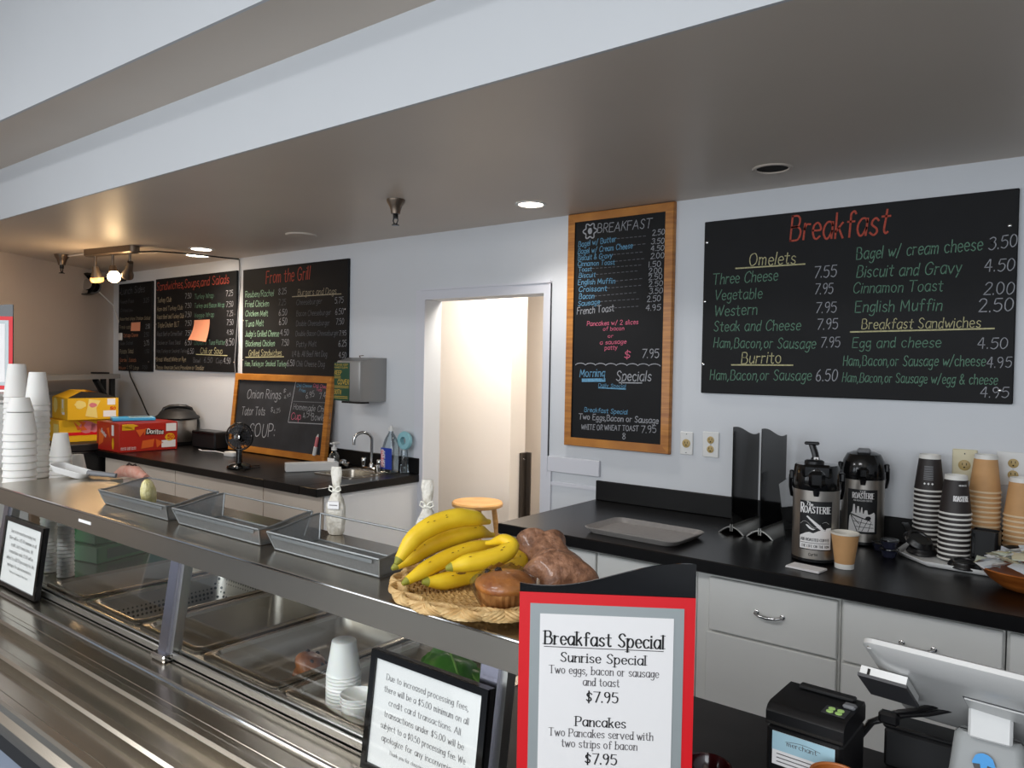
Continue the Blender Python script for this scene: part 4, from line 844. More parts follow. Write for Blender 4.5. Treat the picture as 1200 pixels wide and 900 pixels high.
# ================================================================== ON AND BESIDE THE SINK COUNTER
def carton(label, name, cat, c, ang, w, d, h, base, front, left=None, open_=False, group=None):
    """front(mb helpers) draws print on the -Y face; local x along width, origin bottom-front-left"""
    t = thing(name, label, cat, c, ang, group)
    m = MB(); m.box((0, 0, 0), (w, d, h if not open_ else h - .001), .003)
    m.build('carton', M[base], t); return t
def flat(t, name, polys, material, y=-.0012, face='front', d=0, w=0):
    m = MB()
    mp = (lambda u, v: (u, y, v)) if face == 'front' else (lambda u, v: (y, d - u, v))
    for p in polys:
        n = len(p); m.add([mp(*q) for q in p], [tuple(range(n))])
    return m.build(name, material if not isinstance(material, str) else M[material], t)
def rect(a, b, c, d): return [(a, b), (c, b), (c, d), (a, d)]
# red chips carton
t = carton('red corn chip carton on the sink counter in front of the pressure cooker', 'chip_carton', 'carton', (-5.71, 2.64, .9115), radians(88), .44, .40, .215, 'dor', None)
o = flat(t, 'yellow_print', [rect(.02, .165, .11, .19) + [(.06, .20)], [(.02, .165), (.14, .195), (.10, .21), (.02, .21)]], 'yel')
flat(t, 'chip_print', [[(.12, .165), (.20, .17), (.15, .11)], [(.19, .175), (.235, .165), (.18, .12)], [(.17, .08), (.26, .09), (.25, .03), (.16, .02)], [(.27, .09), (.33, .06), (.28, .02)]], 'ora')
flat(t, 'barcode_label', [rect(.35, .145, .43, .205), rect(.315, .02, .425, .075)], 'paper')
m = MB(); [m.slices([(cx + rx * cos(q / 20 * 2 * pi), cz + rz * sin(q / 20 * 2 * pi)) for q in range(20)], lambda u, v: (u, -.0014, v), .01) for cx, cz, rx, rz in ((.38, .098, .04, .03),)]; m.build('count_badge', M['yel'], t)
m = MB(); mp_ = lambda u, v: (u, -.0022, v); m.text('50', (.36, .085), (.405, .085), .028, mp_, .006); m.build('count_lettering', M['red'], t)
m = MB(); m.text('Doritos', (.20, .135), (.325, .125), .034, mp_, .0055); [m.text('SNACK SIZE BAGS', (.01, z), (.12, z), .008, mp_, .0014) for z in (.03, .018)]; m.build('lettering', M['paper'], t)
flat(t, 'banner_print', [[(.195, .168), (.33, .155), (.335, .122), (.19, .125)]], 'blackp', -.0013)
flat(t, 'side_print', [[(.05, .16), (.14, .12), (.12, .06), (.04, .03)], [(.18, .17), (.23, .18), (.24, .10)]], 'ora', -.0012, 'left', .40)
flat(t, 'side_label', [rect(.27, .12, .31, .20)], 'paper', -.0013, 'left', .40)
m = MB(); m.text('Doritos', (.08, .14), (.17, .10), .03, lambda u, v: (-.002, .40 - u, v), .005); m.build('side_lettering', M['paper'], t)
m = MB(); [m.slices([(cx + .02 * cos(q / 20 * 2 * pi), .06 + .045 * sin(q / 20 * 2 * pi)) for q in range(20)], lambda u, v: (-.0014, .40 - u, v), .01) for cx in (.295,)]; m.build('side_badge', M['yel'], t)
m = MB(); m.add([(.0, .0, .216), (.44, .0, .216), (.44, .20, .220), (.0, .19, .218)], [(0, 1, 2, 3)]); m.add([(.0, .20, .218), (.44, .205, .220), (.44, .40, .216), (0, .40, .216)], [(0, 1, 2, 3)]); m.build('top_flap', M['dor2'], t)
t = thing('snack_carton', 'flat blue snack carton lying on top of the red corn chip carton', 'carton', (-5.96, 2.86, 1.1345), radians(70))
m = MB(); m.box((-.15, -.10, 0), (.15, .10, .022), .002); m.build('carton', M['blue'], t)
m = MB(); m.add([(-.03, -.08, .0225), (.14, -.08, .0225), (.14, .08, .0225), (-.03, .08, .0225)], [(0, 1, 2, 3)]); m.build('lid_panel', M['lblue'], t)
m = MB(); m.text('SNACKS', (-.02, -.02), (.12, -.02), .05, lambda u, v: (u, v, .0232), .01); m.build('lettering', M['blackp'], t)
# black stand with two yellow chip cartons
t = thing('equipment_stand', 'black low stand under the yellow chip cartons at the left end of the sink counter', 'stand', (-6.5, 2.6, 0))
m = MB(); m.box((-6.72, 2.30, .90), (-6.08, 2.95, .955), .005); m.build('top', M['blackm'], t, True)
m = MB(); m.box((-6.70, 2.36, .0), (-6.08, 2.93, .895), .004); m.build('body', M['blackp'], t, True)
m = MB(); m.box((-6.27, 2.352, .80), (-6.13, 2.3595, .885), .001); m.build('label_plate', M['grey'], t, True)
m = MB(); m.box((-6.62, 2.352, .80), (-6.36, 2.3595, .88), .001); m.build('control_panel', M['dgrey'], t, True)
def ychips(label, c, ang, h, kind):
    t = carton(label, 'chip_carton', 'carton', c, ang, .37, .37, h, 'yel', None, None, kind == 1)
    y = -.0012
    blob = lambda cx, cz, rx, rz, n=14: [(cx + rx * (1 + .12 * sin(3 * q)) * cos(q / n * 2 * pi), cz + rz * (1 + .1 * cos(5 * q)) * sin(q / n * 2 * pi)) for q in range(n)]
    if kind == 1:
        flat(t, 'bag_print', [[(.125, .03), (.215, .012), (.205, .09), (.235, .15), (.15, .162), (.14, .10)], blob(.09, .12, .04, .032)], 'yel2')
        flat(t, 'logo_print', [blob(.18, .115, .028, .018)], 'pinkl', -.0022)
        flat(t, 'label_print', [rect(.285, .115, .345, .165), rect(.255, .02, .35, .07)], 'paper'); m = MB(); m.text('50', (.305, .075), (.345, .075), .022, lambda u, v: (u, -.0024, v), .005); m.build('count_lettering', M['red'], t)
        flat(t, 'side_print', [blob(.09, .11, .05, .06), rect(.22, .05, .30, .16)], 'yel2', -.0012, 'left', .37)
        flat(t, 'side_label', [rect(.25, .09, .275, .16), rect(.25, .04, .31, .06)], 'paper', -.0022, 'left', .37)
        m = MB(); m.add([(0, 0, h), (.37, 0, h), (.25, .11, h + .04), (.13, .12, h + .045)], [(0, 1, 2, 3)]); m.build('opening', M['gap'], t)
        m = MB(); m.add([(0, 0.005, h), (.135, .125, h + .046), (.13, .38, h + .055), (.0, .37, h)], [(0, 1, 2, 3)]); m.add([(.37, .005, h), (.37, .37, h), (.25, .38, h + .05), (.25, .12, h + .04)], [(0, 1, 2, 3)]); m.add([(0, .37, h), (.13, .38, h + .055), (.25, .38, h + .05), (.37, .37, h)], [(0, 1, 2, 3)]); m.build('top_flap', M['yel'], t)
    else:
        flat(t, 'red_band', [rect(.0, .05, .37, .075)], 'red'); flat(t, 'bag_print', [blob(.20, .115, .06, .048), blob(.255, .105, .035, .035)], 'pinkl', -.0018); flat(t, 'chip_print', [[(.10, .16), (.16, .10), (.13, .09)], [(.13, .165), (.17, .12), (.19, .15)], [(.16, .14), (.2, .09), (.15, .085)]], 'ora', -.0024)
        flat(t, 'side_print', [rect(.24, .05, .36, .14), blob(.12, .10, .06, .05)], 'yel2', -.0012, 'left', .37)
    return t
ychips('yellow chip carton with a red band, the lower one on the black stand', (-6.29, 2.455, .9558), radians(85), .172, 0)
ychips('open yellow potato chip carton on top of another carton on the black stand', (-6.242, 2.496, 1.1285), radians(85), .172, 1)
# steel overshelf behind
t = thing('overshelf', 'steel overshelf on black legs in the left corner behind the yellow cartons', 'shelf', (-6.9, 2.75, 0))
m = MB(); m.prism([(-7.34, 3.28), (-6.95, 3.22), (-6.05, 2.02), (-6.35, 1.75)], 1.435, 1.475, lambda u, v, h: (u, v, h)); m.build('shelf_board', M['galv'], t, True)
m = MB(); m.prism([(-7.30, 3.20), (-7.26, 3.2), (-6.4, 1.9), (-6.44, 1.9)], 1.30, 1.325, lambda u, v, h: (u, v, h)); m.build('rear_rail', M['galv'], t, True)
for x, y in ((-7.0, 3.17), (-7.24, 3.20), (-6.16, 2.06), (-6.38, 1.84)):
    m = MB(); m.box((x - .02, y - .02, 0), (x + .02, y + .02, 1.435), .003); m.build('leg', M['blackm'], t, True)
m = MB(); m.tube([(-6.98, 3.15, 1.19), (-6.80, 2.94, 1.43)], .025, 8); m.build('brace', M['blackm'], t, True)
m = MB(); m.box((-7.15, 3.05, 1.476), (-7.0, 3.15, 1.49), .003); tag(m.build('tool', M['blackm']), 'small dark object lying on the steel overshelf', 'tool')
# pressure cooker
t = thing('pressure_cooker', 'round electric pressure cooker with a black lid under the Sandwiches board', 'cooker', (-6.02, 3.256, .9115))
m = MB(); m.lathe([(.12, 0), (.145, .005), (.148, .03)], 32); m.build('base', M['blackp'], t)
m = MB(); m.lathe([(.148, .0305), (.15, .035), (.15, .205), (.147, .21)], 32); m.build('body', M['pot'], t)
m = MB(); m.lathe([(.168, .212), (.175, .222), (.168, .235), (.15, .245), (.13, .275), (.07, .295), (.01, .298)], 32); ld = m.build('lid', M['blackm'], t)
m = MB(); m.xf = Matrix.Rotation(radians(62), 4, 'Z'); m.tube([(-.115, 0, .258), (-.10, 0, .295), (-.06, 0, .312), (0, 0, .316), (.06, 0, .312), (.10, 0, .295), (.115, 0, .258)], .017, 10); o = m.build('lid_handle', M['blackp'], t); o.parent = ld
m = MB(); m.xf = Matrix.Rotation(radians(20), 4, 'Z'); m.box((-.06, -.158, .06), (.06, -.143, .19), .006); m.build('control_panel', M['blackg'], t)
m = MB(); m.xf = Matrix.Rotation(radians(20), 4, 'Z'); m.box((-.05, -.160, .07), (.05, -.157, .18)); m.build('panel_face', M['grey'], t)
t = thing('storage_box', 'low black box standing between the pressure cooker and the desk fan', 'box', (-5.60, 3.31, .9115))
m = MB(); m.box((-.17, -.07, 0), (.17, .07, .13), .01); m.build('body', M['blackm'], t); m = MB(); m.box((-.168, -.072, .104), (.168, .072, .136), .008); m.build('lid', M['blackp'], t)
t = thing('power_adapter', 'small white adapter lying behind the desk fan', 'adapter', (-5.0, 3.12, .9115)); m = MB(); m.loft([[(x, y, z) for x, y in rrect(.13 * k, .07 * k, .02)] for z, k in ((0, .95), (.012, 1), (.03, .9))]); m.build('body', M['whitep'], t)
m = MB(); m.tube([(-.06, 0, .012), (-.16, .03, .006), (-.3, .05, .006), (-.4, .0, .006), (-.5, .03, .006)], .004, 6); m.build('cord', M['whitep'], t)
# fan
t = thing('desk_fan', 'small black desk fan in front of the Onion Rings chalkboard', 'fan', (-4.40, 2.80, .9112), radians(35))
m = MB(); m.lathe([(.075, 0), (.078, .006), (.074, .018), (.045, .03), (.03, .034)], 28); m.build('base', M['blackg'], t)
m = MB(); m.lathe([(.022, .03), (.018, .06), (.02, .12), (.016, .135)], 16); m.build('neck', M['blackg'], t)
m = MB(); X0 = Matrix.Translation((0, .0, .205)) @ Matrix.Rotation(radians(90), 4, 'X'); m.xf = X0; m.lathe([(.0, -.085), (.03, -.08), (.038, -.06), (.038, -.03), (.02, -.02)], 20); m.build('motor', M['blackg'], t)
m = MB(); m.xf = X0
for z, r in ((-.02, .085), (.0, .088), (.02, .082), (.03, .06), (.034, .035), (-.03, .05)): m.tube([(r * cos(q / 32 * 2 * pi), r * sin(q / 32 * 2 * pi), z) for q in range(32)], .0022 if r != .088 else .005, 5, True)
for q in range(20):
    a_ = q / 20 * 2 * pi; m.tube([(cos(a_) * r, sin(a_) * r, z) for r, z in ((.03, .035), (.06, .031), (.082, .02), (.088, 0), (.084, -.02), (.05, -.031), (.03, -.033))], .0015, 4)
m.build('cage', M['blackp'], t)
m = MB(); m.xf = X0
for q in range(3):
    m.grid(lambda u, v: ((.014 + .062 * u) * cos(q * 2.094 + (v - .5) * 1.5), (.014 + .062 * u) * sin(q * 2.094 + (v - .5) * 1.5), (v - .5) * .02), 5, 5)
m.build('blades', M['dgrey'], t); m = MB(); m.xf = X0; m.lathe([(.02, .036), (.018, .041), (.004, .043)], 16); m.build('badge', M['chrome'], t)
m = MB(); m.tube([(.02, .06, .005), (.1, .1, .005), (.13, .02, .005), (.05, -.1, .005), (.1, -.14, .005)], .003, 5); m.build('cord', M['blackp'], t)
# around the sink
t = thing('white_carton', 'long low white box beside the sink, below the Onion Rings board', 'box', (-3.99, 3.02, .9115), radians(60)); m = MB(); m.box((-.13, -.035, 0), (.2, .035, .055), .004); m.build('box', M['whitep'], t)
t = thing('soap_dish', 'small chrome dish behind the white box at the sink', 'dish', (-3.93, 3.27, .9115)); m = MB(); m.lathe([(.02, 0), (.045, .02), (.05, .035), (.044, .036), (.03, .01)], 20); m.build('dish', M['chrome'], t); m = MB(); m.lathe([(.03, .03), (.025, .05), (.01, .058)], 14); m.build('lid_knob', M['chrome'], t)
t = thing('hand_sanitizer', 'clear pump bottle of hand sanitizer at the left back of the sink', 'pump bottle', (-3.925, 3.19, .9115))
m = MB(); m.loft([[(x, y, z) for x, y in rrect(.075 * k, .05 * k, .018)] for z, k in ((0, .95), (.01, 1), (.085, 1), (.11, .7), (.118, .42), (.125, .42))]); m.build('bottle', M['soap'], t)
m = MB(); m.box((-.034, -.0262, .02), (.034, -.0252, .075)); lb = m.build('label_panel', M['paper'], t); m = MB(); m.box((-.0, -.0272, .02), (.034, -.0265, .045)); o = m.build('red_print', M['pinkl'], t); o.parent = lb
m = MB(); m.lathe([(.018, .125), (.018, .145), (.008, .147), (.007, .165)], 14); m.box((-.012, -.012, .163), (.012, .04, .178), .004); m.box((-.01, -.03, .165), (.01, -.01, .175), .003); m.build('pump', M['whitep'], t)
t = thing('dish_soap', 'clear dish soap bottle with a blue label at the right end of the sink', 'bottle', (-3.555, 3.345, .9168))
m = MB(); m.loft([[(x, y, z) for x, y in rrect(.115 * k, .075 * k, .03 * k)] for z, k in ((0, .92), (.012, 1), (.16, 1), (.21, .72), (.245, .36), (.252, .28), (.262, .28))]); m.build('bottle', M['soap'], t)
m = MB(); m.box((-.05, -.0392, .02), (.05, -.0378, .155)); lb = m.build('label_panel', M['blue2'], t)
m = MB(); mp_ = lambda u, v: (u, -.0400, v); m.text('DISH SOAP', (-.012, .03), (-.012, .14), .03, mp_, .004); o = m.build('label_lettering', M['paper'], t); o.parent = lb
m = MB(); m.box((-.048, -.0398, .03), (-.022, -.0394, .14)); o = m.build('label_band', M['pinkl'], t); o.parent = lb
m = MB(); m.lathe([(.018, .262), (.018, .282), (.01, .285), (.009, .295)], 14); m.build('cap', M['whitep'], t)
t = thing('dish_brush', 'dish wand with a round pale teal head behind the dish soap', 'brush', (-3.462, 3.375, .9115))
m = MB(); m.lathe([(.028, 0), (.03, .006), (.022, .14), (.02, .15)], 16); m.build('handle', M['soap'], t)
m = MB(); m.xf = Matrix.Translation((0, 0, .21)) @ Matrix.Rotation(radians(90), 4, 'X') @ Matrix.Rotation(radians(0), 4, 'Z'); m.lathe([(.025, -.018), (.055, -.015), (.06, 0), (.055, .012), (.025, .015)], 24, cap0=False, cap1=False); m.lathe([(.025, .015), (.025, -.018)], 24, cap0=False, cap1=False); m.build('head', M['teal'], t)
m = MB(); m.tube([(0, 0, .14), (0, .0, .16)], .008, 8); m.build('neck', M['whitep'], t)
t = thing('sponge_holder', 'small chrome cup in front of the dish soap at the sink', 'cup', (-3.585, 3.262, .9168)); m = MB(); m.lathe([(.02, 0), (.022, .05), (.019, .05), (.017, .004)], 16); m.build('cup', M['chrome'], t)
# stool in the passage
t = thing('wooden_stool', 'round topped pale wooden stool standing in the doorway passage', 'stool', (-3.24, 3.84, 0), .3)
m = MB(); m.lathe([(.155, .665), (.17, .672), (.172, .69), (.165, .70), (.02, .703)], 36); m.build('seat', M['pine'], t)
for q in range(4):
    a_ = q * pi / 2 + .5; m = MB(); m.tube([(.20 * cos(a_), .20 * sin(a_), 0), (.155 * cos(a_), .155 * sin(a_), .35), (.11 * cos(a_), .11 * sin(a_), .665)], [.019, .021, .017], 10); m.build('leg', M['pine'], t)
for q in range(4):
    a_ = q * pi / 2 + .5; b_ = a_ + pi / 2; z = .30 if q % 2 else .38; r = .162
    m = MB(); m.tube([(r * cos(a_), r * sin(a_), z), (r * cos(b_), r * sin(b_), z)], .01, 8); m.build('stretcher', M['pine'], t)
# ================================================================== ON THE SERVING COUNTER
# three wire mesh trays along the shelf
def mesh_tray(label, x0, x1):
    t = thing('mesh_tray', label, 'tray', ((x0 + x1) / 2, 1.085, 1.1505), 0, 'wire mesh trays on the steel shelf')
    w = x1 - x0; d = .13; fh, bh = .044, .066; fl = .014
    def hgt(v): 
        s_ = v * v * (3 - 2 * v); return fh + (bh - fh) * s_
    m = MB(); m.grid(lambda u, v: (-w / 2 + w * u, d * v, .0012), 6, 6); m.build('bottom', M['mesh'], t)
    m = MB(); m.grid(lambda u, v: (-w / 2 - fl * v + (w + 2 * fl * v) * u, -fl * v, .0012 + fh * v), 10, 3); m.build('front_side', M['mesh'], t)
    for sx in (-1, 1):
        m = MB(); m.grid(lambda u, v: (sx * (w / 2 + fl * v), -fl * v * (1 - u) + d * u + fl * v * u, .0012 + hgt(u) * v), 12, 4); m.build('end_side', M['mesh'], t)
    X = w / 2 + fl
    m = MB()
    m.tube([(-X, -fl, fh), (X, -fl, fh)], .0028, 6); m.build('front_rail', M['wire'], t)
    m = MB(); m.tube([(-X, -fl + (d + 2 * fl) * q / 12, hgt(q / 12)) for q in range(13)] + [(X, -fl + (d + 2 * fl) * q / 12, hgt(q / 12)) for q in range(12, -1, -1)], .0026, 6); m.build('top_rail', M['wire'], t)
    m = MB(); m.tube([(-w / 2, 0, .003), (w / 2, 0, .003), (w / 2, d, .003), (-w / 2, d, .003)], .0026, 6, True)
    m.build('base_wire', M['wire'], t)
    for sx in (-1, 1):
        for y, z, fy in ((0, fh, -fl), (d, bh, fl)):
            m = MB(); m.tube([(sx * w / 2, y, .003), (sx * X, y + fy, z)], .0024, 6); m.build('corner_wire', M['wire'], t)
    m = MB(); m.box((-X + .02, -fl - .003, fh - .012), (X - .02, -fl + .0, fh - .0035), .001); m.build('front_strip', M['wire'], t)
mesh_tray('wire mesh tray holding the pale iced pastry, leftmost on the steel shelf', -2.435, -2.052)
mesh_tray('wire mesh tray in the middle of the row on the steel shelf', -1.99, -1.61)
mesh_tray('wire mesh tray nearest the bananas on the steel shelf', -1.548, -1.182)
t = thing('iced_pastry', 'oval pale yellow and pink iced pastry standing in the leftmost mesh tray', 'pastry', (-2.265, 1.135, 1.196))
m = MB(); m.xf = Matrix.Rotation(radians(-38), 4, 'Z') @ Matrix.Rotation(radians(38), 4, 'Y') @ Matrix.Rotation(radians(0), 4, 'X')
def ell(u, v): 
    a_, b_ = u * 2 * pi, v * pi; k = 1 + .03 * sin(7 * a_) * sin(5 * b_)
    return (.030 * sin(b_) * cos(a_) * k, .022 * sin(b_) * sin(a_) * k, .056 * cos(b_) * k)
m.grid(ell, 24, 16); m.build('pastry', M['icing'], t)
m2 = MB(); m2.xf = m.xf; m2.grid(lambda u, v: tuple(c * 1.02 for c in ell(.42 + .25 * u, .2 + .6 * v)), 8, 10); m2.build('pink_icing', M['pinki'], t)
t = thing('flat_pastry', 'flat tan pastry lying at the near end of the middle mesh tray', 'pastry', (-1.665, 1.14, 1.1532)); m = MB(); m.lathe([(.02, 0), (.036, .004), (.036, .012), (.02, .017), (.001, .017)], 20); m.build('pastry', M['mufb'], t)
t = thing('iced_doughnut', 'long pink iced pastry behind the steel shelf near the leftmost mesh tray', 'pastry', (-3.24, 1.55, ZB + .001), radians(2))
m = MB(); m.box((-.10, -.05, 0), (.10, .05, .235), .01); m.build('box', M['whitep'], t); m = MB(); m.tube([(-.12, 0, .252), (-.06, 0, .272), (.04, 0, .276), (.12, 0, .258)], [.016, .026, .027, .016], 12); m.build('icing', M['pinki'], t)
m = MB(); m.tube([(-.04, 0, .296), (-.02, .0, .308), (.0, 0, .303)], .004, 6); m.tube([(.01, .0, .302), (.03, 0, .308), (.04, 0, .302)], .004, 6); m.build('chocolate_curls', M['choc'], t)

# wicker plate with the fruit and cakes
PCX, PCY, PCZ = -.93, 1.155, 1.1508
t = thing('wicker_plate', 'round woven wicker plate with bananas and muffins at the shelf end', 'plate', (PCX, PCY, PCZ)); t.scale = (1.07, 1.07, 1.0)
m = MB(); N = 120
for k in range(1, 22):
    r = .0075 * k
    ph = pi * (k % 2); m.tube([(r * cos(q / N * 2 * pi), r * sin(q / N * 2 * pi), .007 + .0022 * cos(q / N * 2 * pi * 30 + ph) + .010 * max(0, (k - 17) / 5) ** 2) for q in range(0, N, 1 if k > 8 else 3)], .0034, 5, True)
m.build('woven_base', M['wick2'], t)
m = MB()
for q in range(60):
    a_ = q / 60 * 2 * pi; m.tube([(r * cos(a_), r * sin(a_), .0065 + .010 * max(0, (r / .0075 - 17) / 5) ** 2) for r in (.02, .05, .08, .11, .135, .15, .163)], .0024, 5)
m.build('spokes', M['wick'], t)
m = MB(); N = 180
for k in range(12):
    ph = k * 2 * pi / 12; 
    m.tube([((.176 + .0125 * sin(16 * q / N * 2 * pi + ph)) * cos(q / N * 2 * pi), (.176 + .0125 * sin(16 * q / N * 2 * pi + ph)) * sin(q / N * 2 * pi), .020 + .0065 * cos(16 * q / N * 2 * pi + ph * 2)) for q in range(N)], .0038, 5, True)
m.build('braided_rim', M['wick'], t)
BAN = [
    ([(-1.056, 1.02, 1.225), (-1.05, 1.053, 1.26), (-1.036, 1.092, 1.282), (-1.014, 1.137, 1.293), (-1.001, 1.175, 1.289), (-1.001, 1.203, 1.28)], [0.01, 0.0185, 0.0205, 0.02, 0.017, 0.01]),
    ([(-1.091, 1.047, 1.2), (-1.08, 1.084, 1.218), (-1.065, 1.124, 1.237), (-1.042, 1.17, 1.249), (-1.025, 1.211, 1.252), (-1.022, 1.241, 1.243)], [0.009, 0.0195, 0.022, 0.021, 0.017, 0.01]),
    ([(-1.03, 1.017, 1.188), (-1.019, 1.064, 1.206), (-1.007, 1.112, 1.219), (-0.993, 1.161, 1.228), (-0.978, 1.21, 1.232)], [0.009, 0.0165, 0.018, 0.017, 0.01]),
    ([(-1.007, 1.05, 1.183), (-0.993, 1.085, 1.18), (-0.977, 1.123, 1.184), (-0.956, 1.165, 1.189), (-0.945, 1.199, 1.196)], [0.01, 0.0175, 0.018, 0.016, 0.011]),
    ([(-0.968, 1.074, 1.214), (-0.949, 1.104, 1.22), (-0.927, 1.135, 1.224), (-0.91, 1.164, 1.234), (-0.905, 1.182, 1.246), (-0.925, 1.182, 1.255), (-0.945, 1.181, 1.249)], [0.01, 0.018, 0.0195, 0.018, 0.015, 0.012, 0.009]),
    ([(-0.954, 1.135, 1.183), (-0.938, 1.17, 1.186), (-0.922, 1.205, 1.192), (-0.917, 1.231, 1.204), (-0.939, 1.237, 1.216)], [0.01, 0.0165, 0.0175, 0.015, 0.01]),
]
BL = ['banana highest at the back of the bunch on the wicker plate', 'second banana from the top, the longest of the bunch', 'third banana from the top, under the longest one', 'lowest banana, with a dark scar, at the front of the plate', 'short curved banana lying across the front of the bunch', 'banana at the right, just behind the wrapped orange muffin']
for i, (pts, rr) in enumerate(BAN):
    P = []; R_ = []
    n = len(pts)
    for j in range(n - 1):
        for s_ in range(4):
            f = s_ / 4; p0, p1, p2, p3 = (Vector(pts[max(j - 1, 0)]), Vector(pts[j]), Vector(pts[j + 1]), Vector(pts[min(j + 2, n - 1)]))
            P.append(.5 * (2 * p1 + (p2 - p0) * f + (2 * p0 - 5 * p1 + 4 * p2 - p3) * f * f + (3 * p1 - p0 - 3 * p2 + p3) * f ** 3)); R_.append(rr[j] + (rr[j + 1] - rr[j]) * (f * f * (3 - 2 * f)))
    P.append(Vector(pts[-1])); R_.append(rr[-1])
    base = P[0].copy(); t = thing('banana', 'yellow ' + BL[i], 'banana', tuple(base), 0, 'bananas on the wicker plate')
    k = 0
    m = MB(); ring_n = 20
    m.tube([tuple(p - base) for p in P], [r * 1.0 for r in R_], 10)
    # five soft ridges along the peel
    m.build('peel', M['ban'], t, smooth_deg=60)
    d0 = (P[0] - P[1]).normalized(); d1 = (P[-1] - P[-2]).normalized()
    m = MB(); m.tube([tuple(P[0] - base - d0 * .002), tuple(P[0] - base + d0 * .008), tuple(P[0] - base + d0 * .012)], [R_[0] * 1.01, R_[0] * .62, R_[0] * .4], 10); m.build('tip', M['bant'], t)
    m = MB(); m.tube([tuple(P[-1] - base - d1 * .002), tuple(P[-1] - base + d1 * .014), tuple(P[-1] - base + d1 * .026 + Vector((0, 0, .002)))], [R_[-1] * 1.0, R_[-1] * .65, R_[-1] * .55], 10); m.build('stem', M['ban'], t)
    rnd = random.Random(i)
    nb = 0
    for q in range(4):
        j = rnd.randrange(4, len(P) - 4); tdir = (P[j + 1] - P[j]).normalized(); out = (Vector((.52, -.68, .5)) + Vector((rnd.uniform(-.3, .3), rnd.uniform(-.3, .3), rnd.uniform(-.1, .4)))); out = (out - tdir * out.dot(tdir)).normalized(); sd = tdir.cross(out)
        ln = (.003 if i != 3 or q else .012) * rnd.uniform(.6, 1.3); wd = .0009 if i != 3 or q else .004
        m = MB(); r_ = R_[j] * .992
        def pt(a, b): 
            an = b / R_[j]; return tuple(P[j] - base + tdir * a + (out * cos(an) + sd * sin(an)) * (r_ + .0006))
        m.add([pt(-ln, 0), pt(-ln * .3, -wd), pt(ln * .6, -wd * .8), pt(ln, 0), pt(ln * .5, wd), pt(-ln * .4, wd * .7)], [(0, 1, 2, 3, 4, 5)]); m.build('spot', M['bans'], t)
def lump(m, c, rx, ry, rz, seed, amp=.12, nu=28, nv=18, zmin=-.55):
    rnd = random.Random(seed); A = [(rnd.uniform(0, 6.28), rnd.randrange(2, 6), rnd.randrange(1, 4), rnd.uniform(.3, 1)) for _ in range(5)]
    def fn(u, v):
        a_, b_ = u * 2 * pi, v * pi; k = 1 + amp * sum(w * sin(n * a_ + p) * sin(q * b_) for p, n, q, w in A) / 2.2
        return (c[0] + rx * sin(b_) * cos(a_) * k, c[1] + ry * sin(b_) * sin(a_) * k, c[2] + max(zmin, cos(b_)) * rz * k)
    m.grid(fn, nu, nv); return fn
t = thing('wrapped_muffin', 'plastic wrapped orange brown muffin at the front of the wicker plate', 'muffin', (-.838, 1.075, 1.1605))
m = MB(); m.lathe([(.041, 0), (.051, .044)], 56, cap1=False)
for i_, v_ in enumerate(m.v): 
    k = 1 + .045 * (i_ % 2); m.v[i_] = (v_[0] * k, v_[1] * k, v_[2])
m.build('paper_case', M['mufb'], t, smooth_deg=4)
m = MB(); lump(m, (0, 0, .045), .055, .055, .025, 5, .04, zmin=-.3); m.build('top_crust', M['muf'], t)
for q, (x, y, z) in enumerate(((-.032, -.012, .064), (-.012, -.004, .070), (-.042, -.02, .055))):
    m = MB(); lump(m, (x, y, z), .006, .006, .005, q, .3, 8, 6, -1); m.build('chocolate_chip', M['choc'], t)
m = MB(); m.grid(lambda u, v: ((.038 + .026 * sin(min(v * 1.6, 1) * pi / 2) - .05 * max(0, v - .62) ** 1.0 * 2) * cos(u * 2 * pi) * (1 + .015 * sin(u * 2 * pi * 11 + v * 6)), (.038 + .026 * sin(min(v * 1.6, 1) * pi / 2) - .05 * max(0, v - .62) * 2) * sin(u * 2 * pi) * (1 + .015 * sin(u * 2 * pi * 11 + v * 6)), .002 + .075 * v ** .9 + .0025 * sin(u * 2 * pi * 7 + v * 14)), 44, 18); m.build('wrapper', M['wrap'], t)
for i, (c, rx, ry, rz, sd, rz_, lab) in enumerate((((-.897, 1.285, 1.162), .058, .052, .062, 11, .3, 'plastic wrapped dark brown bread muffin, the one farther back on the wicker plate'), ((-.80, 1.195, 1.162), .066, .052, .058, 23, .7, 'plastic wrapped dark brown bread muffin in front of its twin, right behind the red sign'))):
    t = thing('wrapped_bread_muffin', lab, 'muffin', c, rz_)
    m = MB(); lump(m, (0, 0, rz * .55 + .001), rx * 1.08, ry * 1.05, rz, sd, .22, 44, 28); m.v = [(x + .006 * sin(z * 60 + y * 40), y, z) for x, y, z in m.v]; m.build('crust', M['loaf'], t)
    m = MB(); m.add([(rx * .8, -.015, .012), (rx * 1.35, -.03, .004), (rx * 1.45, .0, .018), (rx * 1.2, .02, .03), (rx * .8, .015, .03)], [(0, 1, 2, 3, 4)]); m.build('wrapper_fold', M['wrap'], t)

